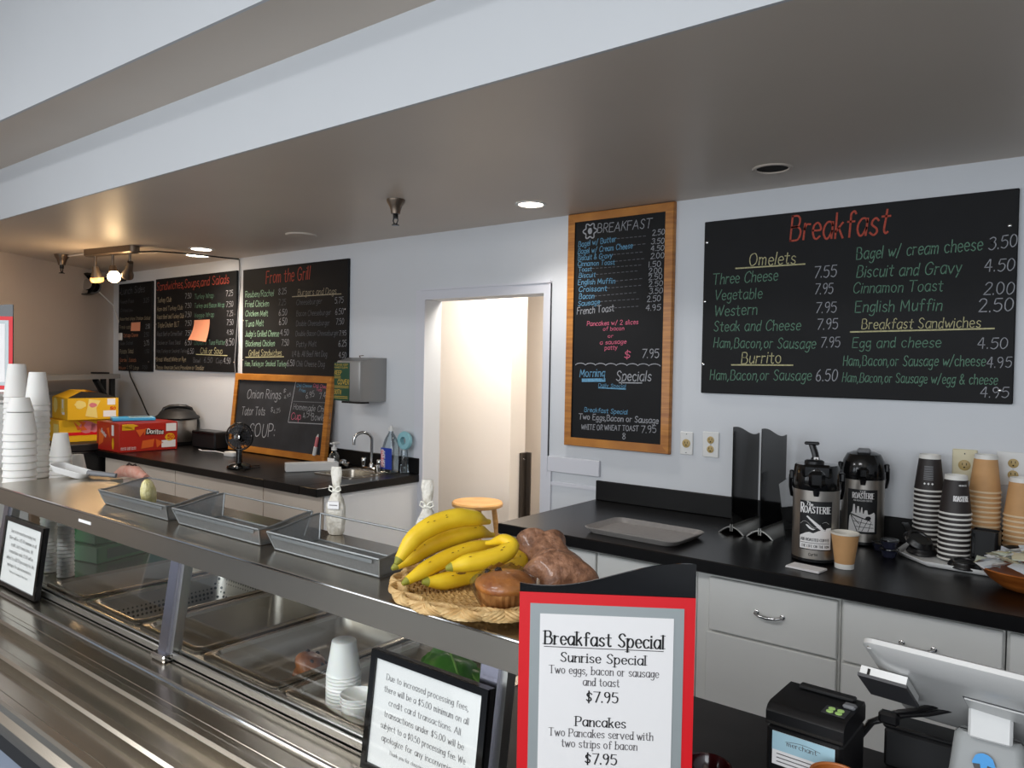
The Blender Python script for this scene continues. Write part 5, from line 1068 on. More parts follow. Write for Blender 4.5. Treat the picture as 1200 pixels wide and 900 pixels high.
# gift bags of white treats tied with ribbon
for i, (c, rz, lab) in enumerate((((-1.575, 1.289, 1.1512), .5, 'frosted cellophane bag tied with white ribbon behind the middle mesh tray'), ((-1.245, 1.292, 1.1512), .6, 'frosted cellophane bag tied with white ribbon behind the bananas, at the doorway'))):
    t = thing('gift_bag', lab, 'bag', c, rz, 'tied cellophane bags on the steel shelf'); t.scale = (.82, .82, .98)
    def pr(k, z, w, d, s_=0): return [((w * cos(q / 16 * 2 * pi)) * (1 + .06 * cos(q * 3 + k)), (d * sin(q / 16 * 2 * pi)) * (1 + .10 * sin(q * 2.3 + k)), z) for q in range(16)]
    m = MB(); m.loft([pr(0, 0, .022, .014), pr(1, .008, .028, .017), pr(2, .045, .033, .018), pr(1.4, .075, .032, .017), pr(3, .095, .024, .013), pr(4, .115, .011, .008), pr(5, .125, .010, .006)]); m.build('bag', M['cello'], t)
    m = MB(); m.loft([pr(5, .1255, .010, .006), pr(6, .14, .015, .007), pr(2, .165, .019, .007), pr(2, .182, .016, .004)], True, True); m.build('gathered_top', M['cello'], t)
    m = MB(); m.lathe([(.0125, .1165), (.013, .12), (.0125, .1235)], 14); rb_ = m.build('ribbon', M['ribbon'], t)
    m = MB()
    for sx in (-1, 1): m.tube([(0, -.011, .12), (sx * .008, -.015, .129), (sx * .017, -.014, .131), (sx * .020, -.012, .121), (sx * .010, -.012, .116), (0, -.011, .12)], .0022, 6)
    o = m.build('bow', M['ribbon'], t); o.parent = rb_
    m = MB(); m.box((-.020, -.0215, .07), (.018, -.0200, .092), .001); tg = m.build('gift_tag', M['paper'], t)
    m = MB(); [m.ribbon([(x0, z), (x1, z)], w, lambda u, v: (u, -.0220, v)) for x0, x1, z, w in ((-.019, .017, .091, .0008), (-.019, .017, .071, .0008), (-.013, .012, .081, .0022))]; o = m.build('tag_print', M['inkg'], t); o.parent = tg

# card notices leaning on the glass
NOTE = ['Due to increased processing fees,', 'there will be a $5.00 minimum on all', 'credit card transactions. All', 'transactions under $5.00 will be', 'subject to a $0.50 processing fee. We', 'apologize for any inconvenience.', 'Thank you for choosing the Silver Spoon']
def notice(label, x0, x1, y, h, ln, rz=0.0):
    t = thing('framed_notice', label, 'sign', ((x0 + x1) / 2, y, ZB + .0005), rz, 'framed card fee notices'); w = x1 - x0
    def mp(u, v, d): return (u, v * ln / sqrt(1 + ln * ln) - d / sqrt(1 + ln * ln), v / sqrt(1 + ln * ln) + (d) * ln / sqrt(1 + ln * ln) + .0035)
    m = MB(); m.prism([(-w / 2, 0), (w / 2, 0), (w / 2, h), (-w / 2, h)], -.012, 0, mp); m.build('backing', M['blackp'], t)
    b = .013
    for q in ([(-w / 2, 0), (w / 2, 0), (w / 2, b), (-w / 2, b)], [(-w / 2, h - b), (w / 2, h - b), (w / 2, h), (-w / 2, h)], [(-w / 2, b), (-w / 2 + b, b), (-w / 2 + b, h - b), (-w / 2, h - b)], [(w / 2 - b, b), (w / 2, b), (w / 2, h - b), (w / 2 - b, h - b)]):
        m = MB(); m.prism(q, .0002, .006, mp); m.build('frame_edge', M['blackg'], t)
    m = MB(); m.prism([(-w / 2 + b, b), (w / 2 - b, b), (w / 2 - b, h - b), (-w / 2 + b, h - b)], .0003, .0012, mp); pp = m.build('paper', M['paper'], t)
    m = MB(); iw = w - 2 * b
    for i_, s_ in enumerate(NOTE):
        sz = .0108 if i_ < 6 else .0068; wd = len(s_) * sz * .56; z = h - b - .034 - i_ * .0215 - (0 if i_ < 6 else -.003)
        wd = min(wd, iw * .80); m.text(s_, (-wd / 2, z), (wd / 2, z), sz, lambda u, v: mp(u, v, .0016), sz * .11, 'print')
    o = m.build('lettering', M['inkg'], t); o.parent = pp
    m = MB(); m.prism([(-w / 2 + b, b), (w / 2 - b, b), (w / 2 - b, h - b), (-w / 2 + b, h - b)], .003, .0036, mp); m.build('glazing', M['glass'], t)
notice('black framed card fee notice leaning on the glass beside the red Breakfast Special sign', -1.058, -.775, .935, .215, .12)
notice('black framed card fee notice at the far left end of the sneeze guard', -2.865, -2.558, .935, .222, .12)

# things in the pans
t = thing('wrapped_muffin', 'chocolate chip muffin lying in the steel pan next to the plastic cups', 'muffin', (-1.548, 1.196, .7855))
m = MB(); m.xf = Matrix.Translation((0, 0, .046)) @ Matrix.Rotation(radians(35), 4, 'Y') @ Matrix.Rotation(radians(-20), 4, 'X'); m.lathe([(.028, -.042), (.037, -.005)], 40, cap1=False); lump(m, (0, 0, .0), .047, .047, .032, 9, .08, zmin=-.35); m.build('crust', mat('dark_muffin_crust', '#96592b', .45, var=.5, vscale=40, col2='#6a3818', bump=.3, bscale=60, coat=.3), t); X_ = m.xf
for q in range(5):
    a_ = q * 2.4; m = MB(); m.xf = X_; r = .018 + .022 * ((q * 37 % 10) / 10); lump(m, (r * cos(a_), r * sin(a_), .031 * sqrt(max(.05, 1 - (r / .047) ** 2))), .006, .006, .004, q, .3, 8, 6, -1); m.build('chocolate_chip', M['choc'], t)
def deli(name):
    m = MB(); m.lathe([(.0375, .0), (.0395, .004), (.0385, .006), (.0375, .012), (.027, .078), (.024, .080)], 28, cap0=False); return m
pz = ZB + .0012 - .035
first = None
for k in range(12):
    lab = 'translucent plastic cup, %s from the top of the upturned stack in the shallow pan' % ordn(11 - k) if k < 11 else 'topmost translucent plastic cup of the upturned stack in the shallow pan'
    if first is None:
        first = thing('plastic_cup', lab, 'cup', (-1.325, 1.112, pz + .0005), 0, 'plastic cups in the shallow pan'); deli('cup').build('cup_wall', M['cupc'], first)
    else: c = dup(first, lab, (-1.325, 1.112, pz + .0005 + k * .0075))
for k in range(3):
    lab = ('upper', 'middle', 'lower')[2 - k] + ' translucent plastic cup of the short stack beside the fee notice'
    t = thing('plastic_cup', lab, 'cup', (-1.238, 1.08, pz + .0005 + k * .0075), 0, 'plastic cups in the shallow pan'); m = MB(); m.lathe([(.024, .0), (.027, .002), (.0375, .055), (.0395, .058), (.0385, .059), (.0365, .056), (.026, .004), (.001, .004)], 28, cap1=False); m.build('cup_wall', M['cupc'], t)
t = thing('lettuce_leaves', 'folded green lettuce leaves at the back of the shallow steel pan', 'lettuce', (-1.25, 1.40, pz + .0006), -.35); t.scale = (1.2, 1.2, 1.1)
for q, (dz, sx, rot) in enumerate(((.0, 1.0, .1), (.018, .92, -.25))):
    m = MB(); m.xf = Matrix.Rotation(rot, 4, 'Z')
    m.grid(lambda u, v: ((u - .5) * .22 * sx * (1 - .35 * (2 * v - 1) ** 2), (v - .5) * .115 * (1 - .4 * (2 * u - 1) ** 2) - .01 * q, dz + .004 + .035 * (1 - (2 * u - 1) ** 2 * .8) * (1 - (2 * v - 1) ** 2) + .006 * sin(u * 17 + q) * cos(v * 9) + .006), 30, 20); m.build('leaf', M['leaf'], t)
    m = MB(); m.xf = Matrix.Rotation(rot, 4, 'Z'); m.tube([((u - .5) * .20 * sx, -.01 * q, dz + .012 + .035 * (1 - (2 * u - 1) ** 2 * .8)) for u in [z / 8 for z in range(9)]], .0025, 6); m.build('midrib', mat('leaf_rib', '#7fae55', .5), t)
# green cartons and small cups behind the glass
t = thing('green_carton', 'green carton lying behind the glass at the left end of the food pans', 'carton', (-3.03, 1.38, ZB + .001), radians(12))
m = MB(); m.box((-.13, -.16, 0), (.13, .16, .062), .003); m.build('carton', M['green'], t)
m = MB(); m.box((.1302, -.12, .012), (.1308, .03, .05)); m.build('side_print', M['dgreen'], t); m = MB(); m.box((-.05, -.1, .0622), (.06, .0, .0626)); m.build('top_label', M['paper'], t)
t = thing('green_carton', 'second green carton lying on top of the other behind the glass', 'carton', (-3.045, 1.395, ZB + .064), radians(8))
m = MB(); m.box((-.12, -.155, 0), (.12, .155, .045), .003); m.build('carton', M['green'], t); m = MB(); m.box((.1202, -.11, .01), (.1208, .06, .034)); m.build('side_print', M['dgreen'], t)
for s_, (x, y, nm) in enumerate(((-2.90, 1.10, 'left'), (-2.795, 1.115, 'right'))):
    for k in range(16):
        t = tag(MB().lathe([(.0265, 0), (.028, .002), (.0265, .004), (.021, .036)], 18, cap0=False).build('portion_cup', M['foam']), 'small white portion cup, %s in the %s slim stack behind the glass' % (ordn(15 - k), nm), 'cup', 'slim stacks of portion cups behind the glass'); t.location = (x, y, ZB + .001 + k * .0135)
# side ledge with the foam cup stacks
t = thing('side_ledge', 'narrow steel ledge left of the glass guard under the foam cup stacks', 'shelf', (-3.6, 1.25, ZB))
m = MB(); m.box((-3.785, 1.0, 1.10), (-3.118, 1.46, 1.118), .002); m.build('shelf_board', M['steel'], t, True)
for x, y in ((-3.77, 1.03), (-3.2, 1.03), (-3.77, 1.43), (-3.2, 1.43)): m = MB(); m.box((x - .012, y - .012, ZB + .0005), (x + .012, y + .012, 1.10)); m.build('leg', M['steelv'], t, True)
def foam_cup(rb, rt, h): return MB().lathe([(rt * .94, 0), (rt, .003), (rt * 1.0, .008), (rt * .965, .011), (rb, h - .003), (rb * .96, h)], 28, cap0=False)
def stack(nm, name, x, y, z, n, pitch, rb, rt, h, material, group, desc, ztop=0):
    first = None
    for k in range(n):
        lab = desc % ordn(n - 1 - k)
        if first is None: first = tag(foam_cup(rb, rt, h).build(name, M[material]), lab, 'cup', group); first.location = (x, y, z)
        else:
            c = first.copy(); COL.objects.link(c); c.location = (x, y, z + k * pitch); c['label'] = lab
zl = 1.1185
stack('B', 'foam_bowl', -3.262, 1.135, zl, 8, .0275, .046, .058, .082, 'foam', 'foam cup stacks on the side ledge', 'wide white foam cup, %s of the front stack on the side ledge')
stack('B2', 'foam_cup', -3.262, 1.135, zl + .0275 * 7 + .084, 1, .02, .033, .046, .055, 'foam', 'foam cup stacks on the side ledge', 'narrow white foam cup, %s, crowning the wide front stack on the ledge')
stack('C', 'foam_cup', -3.385, 1.24, zl, 14, .0225, .030, .046, .135, 'foam', 'foam cup stacks on the side ledge', 'tall white foam cup, %s of the tapered stack left of the yellow cartons')
stack('A', 'foam_cup', -3.715, 1.28, zl, 14, .024, .034, .050, .145, 'foam', 'foam cup stacks on the side ledge', 'tall white foam cup, %s of the farthest left stack under the red sign')
stack('D', 'foam_cup', -3.275, 1.285, zl, 6, .018, .026, .040, .095, 'foam', 'foam cup stacks on the side ledge', 'white foam cup, %s of the short stack beside the steel shelf end')
stack('E', 'foam_cup', -3.375, 1.39, zl, 2, .014, .022, .034, .068, 'foam', 'foam cup stacks on the side ledge', 'small white foam cup, %s of the lowest stack on the side ledge')
t = thing('serving_scoop', 'white serving scoop with a grey handle lying on the left end of the steel shelf', 'scoop', (-3.075, 1.24, 1.1515), radians(35))
m = MB(); m.xf = Matrix.Rotation(radians(14), 4, 'Y'); m.loft([[(x, y, z) for x, y in rrect(.15 * k, .085 * k, .03 * k)] for z, k in ((.008, .6), (.012, .8), (.034, 1.0), (.036, .98), (.016, .76))], True, True); m.build('scoop', M['whitep'], t)
m = MB(); m.tube([(.07, 0, .018), (.11, 0, .016), (.18, 0, .010)], [.011, .010, .009], 10); m.build('handle', M['grey'], t)

# stand-up sign holders with a wavy top edge
def holder(label, loc, rz, w, h, arch, group, poster=None):
    t = thing('sign_holder', label, 'sign holder', loc, rz, group)
    n = 16; ht = .035 * arch / .125
    ou = [(-arch / 2 + arch * q / n, ht * (1 - (2 * q / n - 1) ** 2)) for q in range(n + 1)]
    inn = [(-arch / 2 + .006 + (arch - .012) * q / n, -.003 + (ht) * (1 - (2 * q / n - 1) ** 2) * .93) for q in range(n, -1, -1)]
    m = MB(); m.prism(ou + [(x, max(.0, y)) for x, y in inn], -w / 2, w / 2, lambda u, v, d: (d, u, v)); m.box((-w / 2, -.0065, ht * .35), (w / 2, -.0025, ht + .008)); m.box((-w / 2, .0025, ht * .35), (w / 2, .0065, ht + .008)); m.build('arched_base', M['alu'], t)
    top = [(-w / 2 + w * q / 24, h - .022 + .0215 * sin((q / 24 - .55) * 2 * pi * .62)) for q in range(25)]
    m = MB(); m.prism([(-w / 2, ht * .5)] + [(w / 2, ht * .5)] + top[::-1], -.0022, .0022, lambda u, v, d: (u, d, v)); m.build('black_panel', M['blackg'], t)
    return t
def poster(t, w, zb, zt, text=True):
    y = -.0030
    m = MB(); m.box((-w / 2, y - .001, zb), (w / 2, y, zt)); pc = m.build('red_card', M['red'], t)
    b = .0175; m = MB(); m.box((-w / 2 + b, y - .0018, zb + b), (w / 2 - b, y - .0011, zt - b)); o = m.build('silver_card', M['silver'], t); o.parent = pc
    c = .0335; m = MB(); m.box((-w / 2 + c, y - .0026, zb + c), (w / 2 - c, y - .0019, zt - c)); o = m.build('paper', M['paper'], t); o.parent = pc
    if not text: return
    mp = lambda u, v: (u, y - .0031, v); k = w / 204.; x0 = -w / 2; tp = zt
    L = [('Breakfast Special', 30, 168, 60, 15.5, 1), ('Sunrise Special', 49, 148, 80, 11.0, 1), ('Two eggs, bacon or sausage', 36, 163, 94, 9.2, 0), ('and toast', 76, 118, 107, 9.2, 0), ('$7.95', 80, 117, 126, 12.0, 1), ('Pancakes', 68, 126, 155, 11.0, 1), ('Two Pancakes served with', 37, 158, 168, 9.2, 0), ('two strips of bacon', 52, 140, 180.5, 9.2, 0), ('$7.95', 80, 117, 199, 12.0, 1)]
    m = MB(); m2 = MB()
    for s_, a_, b_, yy, sz, bold in L: (m if bold else m2).text(s_, (x0 + a_ * k, tp - yy * k), (x0 + b_ * k, tp - yy * k), sz * k, mp, sz * k * (.145 if bold else .115), 'serif')
    m.ribbon([(x0 + 30 * k, tp - 63 * k), (x0 + 168 * k, tp - 63 * k)], .8 * k, mp)
    o = m.build('bold_lettering', M['ink'], t); o.parent = pc; o = m2.build('lettering', M['inkg'], t); o.parent = pc
rzs = atan2(.17, .22)
t = holder('black sign holder with the red bordered Breakfast Special sign at the front right', (-.605, 1.0407, ZB + .0005), rzs - .07, .278, .445, .125, 'black sign holders'); poster(t, .278, .045, .391)
t = thing('display_pedestal', 'plain white pedestal at the far left edge under the red bordered sign', 'pedestal', (-4.02, 1.2, ZB)); m = MB(); m.box((-4.30, 1.10, ZB + .0005), (-3.80, 1.36, 1.40), .004); m.build('body', M['whitep'], t, True); m = MB(); m.box((-4.31, 1.09, 1.401), (-3.79, 1.37, 1.413), .003); m.build('top', M['whitep'], t, True)
t = holder('black sign holder with a red bordered sign at the far left edge', (-3.985, 1.235, 1.4135), rzs, .278, .43, .125, 'black sign holders'); poster(t, .278, .045, .375, False)
# ================================================================== ON THE BACK COUNTER
ZT = .9112
t = thing('cafeteria_tray', 'empty grey rounded cafeteria tray on the black worktop', 'tray', (-1.475, 2.83, ZT), radians(-2))
m = MB(); m.loft([[(x, y, z) for x, y in rrect(.44 * k - .0, .29 * k + .0, .045)] for z, k in ((.0, .90), (.003, .915), (.018, .985), (.022, 1.0), (.0245, .985), (.021, .965), (.0055, .90), (.005, .885))]); m.build('tray', mat('grey_tray', '#8f8b88', .4, var=.1, vscale=60), t)
for x, lab in ((-1.193, 'empty black sign holder with a wavy top, the left one beside the coffee pots'), (-1.072, 'empty black sign holder with a wavy top, the right one beside the coffee pots')):
    holder(lab, (x, 3.225, ZT), radians(-90) + radians(-3), .27, .455, .117, 'black sign holders')
t = thing('acrylic_sheet', 'clear acrylic sheet leaning on the right black sign holder', 'sheet', (-.955, 3.20, ZT))
m = MB(); m.add([(-.03, -.08, .002), (-.035, .10, .002), (-.055, .09, .255), (-.05, -.12, .235), (-.026, -.08, .002), (-.031, .10, .002), (-.051, .09, .255), (-.046, -.12, .235)], [(0, 1, 2, 3), (7, 6, 5, 4), (0, 4, 5, 1), (1, 5, 6, 2), (2, 6, 7, 3), (3, 7, 4, 0)]); m.build('sheet', M['acry'], t)

def airpot(label, loc, rz, kind):
    t = thing('coffee_airpot', label, 'airpot', loc, rz, 'coffee airpots'); R = .081
    m = MB(); m.lathe([(.072, 0), (R + .001, .004), (R + .001, .014)], 40); m.build('base_ring', M['blackp'], t)
    m = MB(); m.lathe([(R, .0145), (R, .262)], 48); m.build('body', M['pot'], t)
    m = MB()
    if kind == 1:
        m.lathe([(R + .002, .2625), (R + .004, .268), (R + .002, .30), (R - .003, .345), (R - .008, .352), (.03, .354)], 40); m.box((-.028, -R - .022, .275), (.028, -.03, .335), .012); m.box((-.05, -.078, .305), (.05, -.02, .357), .01)
    else:
        m.lathe([(R + .002, .2625), (R + .004, .268), (R + .002, .305), (R - .004, .335), (R - .018, .362), (.04, .372), (.01, .373)], 40); m.box((-.02, -R - .02, .27), (.02, -.04, .315), .01)
    ld = m.build('lid', M['blackg'], t)
    m = MB(); m.lathe([(.012, .262), (.009, .245)], 12, (0, -R - .008, 0)); m.build('spout', M['blackp'], t)
    if kind == 1:
        m = MB(); m.tube([(.0, -.01, .35), (-.008, .0, .39), (-.02, .008, .425)], .012, 8); m.box((-.046, -.012, .422), (.006, .022, .433), .004); m.box((-.022, -.012, .352), (.006, .012, .376), .004); m.build('raised_lever', M['blackp'], t)
        m = MB(); m.box((-.012, -.016, .36), (.004, -.012, .378)); m.build('lever_label', M['paper'], t)
        m = MB(); m.lathe([(.034, .354), (.034, .366), (.028, .370)], 20, (-.01, -.03, 0)); m.build('pump_cap', M['blackp'], t)
    else:
        m = MB(); m.box((-.026, -.05, .368), (.026, .01, .385), .007); m.build('push_button', M['grey'], t)
    m = MB(); m.tube([(-R - .002, 0, .31), (-R - .010, 0, .305), (-R - .010, .02, .26 if kind == 1 else .27), (-R - .006, .05, .225), (-.05, .088, .21), (0, .096, .205), (.05, .088, .21), (R + .006, .05, .225), (R + .010, .02, .26), (R + .010, 0, .305), (R + .002, 0, .31)], .0065, 8)
    for sx in (-1, 1): m.box((sx * (R - .002), -.012, .292), (sx * (R + .014), .012, .325), .004)
    m.build('carry_handle', M['blackp'], t)
    def cy(o): return lambda u, v: ((R + o) * sin(u / R), -(R + o) * cos(u / R), v)
    W2 = .058; z0, z1 = .048, .225
    m = MB(); m.grid(lambda u, v: cy(.0006)(-W2 + 2 * W2 * u, z0 + (z1 - z0) * v), 20, 1); lb = m.build('black_label', M['blackm'], t)
    cp = cy(.0012); wp = MB()
    H = lambda v: z0 + (z1 - z0) * v
    if kind == 1:
        cloud = [(-W2 + .003, H(.02)), (W2 - .003, H(.02)), (W2 - .003, H(.47)), (.040, H(.46)), (.022, H(.42)), (.01, H(.40)), (-.008, H(.345)), (-.020, H(.37)), (-.034, H(.345)), (-.044, H(.31)), (-W2 + .003, H(.28))]
        wp.slices(cloud, cp, .004)
        wp.slices([(-.032, H(.68)), (-.028, H(.70)), (.018, H(.50)), (.04, H(.34)), (.034, H(.33)), (.008, H(.46))], cp, .004); wp.slices([(-.034, H(.51)), (-.028, H(.52)), (-.012, H(.45)), (.0, H(.43)), (-.01, H(.41)), (-.022, H(.44))], cp, .004)
        wp.text('The', (-.034, H(.925)), (-.012, H(.895)), .012, cp, .0022); wp.text('R', (-W2 + .004, H(.76)), (-.042, H(.76)), .034, cp, .005, 'print'); wp.text('OASTERIE', (-.040, H(.76)), (W2 - .006, H(.76)), .023, cp, .0036, 'print')
        wp.ribbon([(-W2 + .004 + .10 * q / 10, H(.52) + .012 * sin(q * .9)) for q in range(11)], .0008, cp)
        o = wp.build('label_art', M['paper'], t); o.parent = lb
        bp_ = MB(); c2 = cy(.0018); bp_.text('AIR-ROASTED COFFEE', (-W2 + .007, H(.185)), (W2 - .009, H(.185)), .010, c2, .0017, 'print'); bp_.text('THE LIFE ON THE RIM', (-W2 + .010, H(.055)), (W2 - .010, H(.055)), .009, c2, .0014, 'print'); bp_.ribbon([(-W2 + .006 + (2 * W2 - .015) * q / 12, H(.145)) for q in range(13)], .0016, c2)
        for cx, cz, rx in ((.022, H(.535), .006), (.030, H(.50), .005), (.033, H(.44), .004)): bp_.slices([(cx + rx * cos(q / 10 * 2 * pi), cz + rx * .8 * sin(q / 10 * 2 * pi)) for q in range(10)], c2, .003)
        bp_.ribbon([(.012, H(.43)), (.034, H(.41))], .0012, c2)
        o = bp_.build('label_lettering', M['blackp'], t); o.parent = lb
        s_ = MB(); s_.text('Curtis', (-.022, .027), (.008, .029), .009, cy(.0008), .0016); s_.build('maker_mark', M['blackp'], t)
    else:
        wp.text('THE', (-.012, H(.935)), (.012, H(.935)), .007, cp, .0014, 'print'); wp.text('ROASTERIE', (-.038, H(.80)), (.042, H(.80)), .022, cp, .0035, 'print'); wp.text('AIR ROASTED COFFEE', (-.034, H(.735)), (.036, H(.735)), .006, cp, .001, 'print')
        wp.slices([(-W2 + .006, H(.05)), (W2 - .01, H(.05)), (W2 - .01, H(.44)), (.044, H(.50)), (.034, H(.46)), (.024, H(.44)), (.018, H(.46)), (.018, H(.54)), (.008, H(.54)), (.008, H(.46)), (.001, H(.46)), (.001, H(.60)), (-.006, H(.60)), (-.006, H(.48)), (-.012, H(.48)), (-.012, H(.62)), (-.020, H(.62)), (-.020, H(.46)), (-.026, H(.46)), (-.026, H(.66)), (-.034, H(.66)), (-.034, H(.50)), (-.042, H(.46)), (-W2 + .008, H(.36))], cp, .003)
        o = wp.build('label_art', M['paper'], t); o.parent = lb
        bp_ = MB(); c2 = cy(.0018)
        for a_, b_, w_ in (((-.045, H(.44)), (.030, H(.30)), .004), ((-.045, H(.44)), (-.018, H(.06)), .003), ((-.04, H(.40)), (-.01, H(.22)), .0025), ((-.032, H(.28)), (.04, H(.22)), .002), ((-.022, H(.16)), (.042, H(.14)), .002), ((.0, H(.34)), (-.012, H(.08)), .002), ((.02, H(.30)), (.0, H(.06)), .002), ((.034, H(.28)), (.022, H(.06)), .002), ((-.04, H(.42)), (.0, H(.35)), .003)): bp_.ribbon([(a_[0] + (b_[0] - a_[0]) * q / 8, a_[1] + (b_[1] - a_[1]) * q / 8) for q in range(9)], w_, c2)
        bp_.slices([(.022 + .011 * cos(q / 12 * 2 * pi), H(.36) + .008 * sin(q / 12 * 2 * pi)) for q in range(12)], c2, .003); o = bp_.build('label_lettering', M['blackp'], t); o.parent = lb
    return t
airpot('steel coffee airpot with an airplane label and raised lever, the front one', (-.803, 2.895, ZT), .27, 1)
airpot('steel coffee airpot with a white city label and grey button, the rear one', (-.738, 3.318, ZT), .22, 2)
t = thing('paper_napkin', 'folded white napkin lying in front of the airplane label airpot', 'napkin', (-.784, 2.725, ZT), radians(-8)); m = MB(); m.box((-.06, -.035, 0), (.06, .035, .004), .001); m.build('napkin', M['paper'], t); m = MB(); m.box((-.058, -.033, .0045), (.06, .034, .007), .001); m.build('top_fold', M['paper'], t)

def paper_cup(name, label, loc, wallm, group, up=False, s_=1.0):
    t = thing(name, label, 'cup', loc, 0, group); rb, rt, h = .037 * s_, .0525 * s_, .142 * s_
    if not up:
        m = MB(); m.lathe([(rt - .0005, .008), (rb + .0015, h - .016)], 28, cap0=False, cap1=False); m.build('cup_wall', M[wallm], t)
        m = MB(); m.lathe([(rt - .001, .0), (rt + .0022, .0015), (rt + .0028, .004), (rt + .0018, .007), (rt - .0005, .008)], 28, cap0=False, cap1=False); m.build('rim', M['rimk' if wallm == 'kraft' else 'rimw'], t)
        m = MB(); m.lathe([(rb + .0015, h - .016), (rb, h), (rb - .003, h), (rb - .004, h - .008), (.001, h - .008)], 28, cap0=False); m.build('base_band', M['rimw'], t)
    else:
        m = MB(); m.lathe([(rb, .018), (rt, h - .004)], 32, cap0=False, cap1=False); m.build('cup_wall', M[wallm], t)
        m = MB(); m.lathe([(rb - .004, .004), (rb - .003, 0), (rb - .0005, 0), (rb, .018)], 32, cap0=True, cap1=False); m.build('base_band', M['rimw'], t)
        m = MB(); m.lathe([(rt - .0015, h - .006), (rt + .002, h - .004), (rt + .0025, h), (rt, h + .002), (rt - .002, h), (rt - .003, h - .006), (rb - .002, .02), (.001, .02)], 32, cap0=False); m.build('rim', M['cupin'], t)
    return t
def cup_stack(name, desc, x, y, n, pitch, wallm, group, deco=None):
    z = .9262; first = None
    for k in range(n - 1):
        lab = desc % ordn(n - 1 - k)
        if first is None: first = paper_cup(name, lab, (x, y, z), wallm, group)
        else: dup(first, lab, (x, y, z + pitch * k))
    t = paper_cup(name, desc % 'topmost', (x, y, z + pitch * (n - 1)), wallm, group)
    if deco: deco(t)
def cone(o, az):
    rb, rt, h = .0385, .052, .134
    def f(u, v): 
        r = rt + (rb - rt) * (v - .008) / (h - .016 - .008) * .9 + .0012; a_ = az + u / .045
        return (r * sin(a_), -r * cos(a_), v)
    return f
def deco1(t):
    m = MB(); f = cone(0, .1)
    for q in range(9): m.ribbon([(-.016 + .03 * j / 6, .098 - .0062 * q) for j in range(7)], .0026, f)
    m.build('printed_text', M['grey'], t); m = MB(); [m.slices([(cx + .004 * cos(q / 8 * 2 * pi), .032 + .005 * sin(q / 8 * 2 * pi)) for q in range(8)], f, .003) for cx in (-.012, 0, .012)]; m.build('printed_badges', M['paper'], t)
def deco2(t):
    m = MB(); f = cone(0, .35); m.text('ROASTERIE', (-.016, .052), (.034, .052), .018, f, .003, 'print'); m.text('AIR ROASTED', (.0, .106), (.03, .106), .005, f, .001, 'print'); m.build('printed_logo', M['paper'], t)
cup_stack('black_paper_cup', 'dark brown paper cup, %s of the taller dark stack', -.500, 3.325, 13, .0185, 'cupb', 'stacks of dark paper cups', deco1)
cup_stack('black_paper_cup', 'dark brown paper cup, %s of the shorter dark stack in front', -.392, 3.185, 10, .0185, 'cupb', 'stacks of dark paper cups', deco2)
cup_stack('kraft_paper_cup', 'kraft paper cup, %s of the taller kraft stack under the ivory outlet', -.315, 3.33, 14, .0182, 'kraft', 'stacks of kraft paper cups')
cup_stack('kraft_paper_cup', 'kraft paper cup, %s of the shorter kraft stack at the right edge', -.200, 3.305, 10, .0182, 'kraft', 'stacks of kraft paper cups')
paper_cup('kraft_paper_cup', 'single upright kraft paper cup beside the airplane label airpot', (-.684, 2.832, ZT), 'kraft', None, True, .88)
t = thing('cup_tray', 'white angular serving tray under the dark paper cup stacks', 'tray', (-.33, 3.2, ZT)); 
P0 = [(-.575, 3.385), (-.583, 3.17), (-.465, 3.045), (-.14, 3.03), (-.06, 3.11), (-.06, 3.385)]
def sc(k, z): return [((x + .33) * k, (y - 3.21) * k + .01, z) for x, y in P0]
m = MB(); m.loft([sc(.93, 0), sc(.95, .003), sc(1.0, .016), sc(1.0, .019), sc(.975, .018), sc(.93, .0085)]); m.build('tray', mat('tray_white', '#f0f0ee', .35), t)
# small lidded sauce cups
for i, (x, y, z, lab) in enumerate(((-.595, 3.115, ZT, 'lower lidded sauce cup of the pair in front of the cup tray'), (-.595, 3.115, ZT + .034, 'upper lidded sauce cup of the pair in front of the cup tray'), (-.588, 3.25, ZT, 'lidded sauce cup behind the pair, beside the cup tray'))):
    if i == 2: x, y = -.645, 3.215
    t = thing('sauce_cup', lab, 'cup', (x, y, z), 0, 'lidded sauce cups'); m = MB(); m.lathe([(.022, 0), (.031, .027)], 22); m.build('cup', mat('sauce_cup_dark', '#2a2c3c', .2), t); m = MB(); m.lathe([(.033, .027), (.034, .030), (.033, .033), (.027, .033), (.025, .030)], 24); m.build('lid', M['clear'], t)
# black lids lying on the tray
def dome_lid(label, loc, rx, rz):
    t = thing('black_cup_lid', label, 'lid', loc, rz, 'black cup lids'); xf = Matrix.Translation((0, 0, .0)) @ Matrix.Rotation(rx, 4, 'X')
    m = MB(); m.xf = xf; m.lathe([(.052, 0), (.054, .004), (.050, .012), (.046, .016), (.044, .022), (.034, .022), (.032, .018), (.002, .017)], 28, cap0=False); m.build('lid', M['blackp'], t)
    m = MB(); m.xf = xf; m.box((-.012, -.044, .0215), (.012, -.037, .0245), .001); m.build('sip_spout', M['blackp'], t)
for i, (x, y, z, rx, rz, lab) in enumerate(((-.500, 3.205, .9265, .10, .4, 'black cup lid lying flat left of the shorter dark stack'), (-.512, 3.19, .968, .5, 1.0, 'black cup lid tilted on top of another, left of the shorter dark stack'), (-.552, 3.255, .976, 1.0, 1.9, 'black cup lid standing on edge at the left end of the cup tray'), (-.345, 3.085, .9245, .08, .3, 'black cup lid lying flat in front of the black holder box'), (-.215, 3.16, .964, .55, -.6, 'black cup lid tilted behind the packet bowl'), (-.205, 3.165, .9265, .05, .5, 'black cup lid lying flat behind the packet bowl'))): dome_lid(lab, (x, y, z), rx, rz)
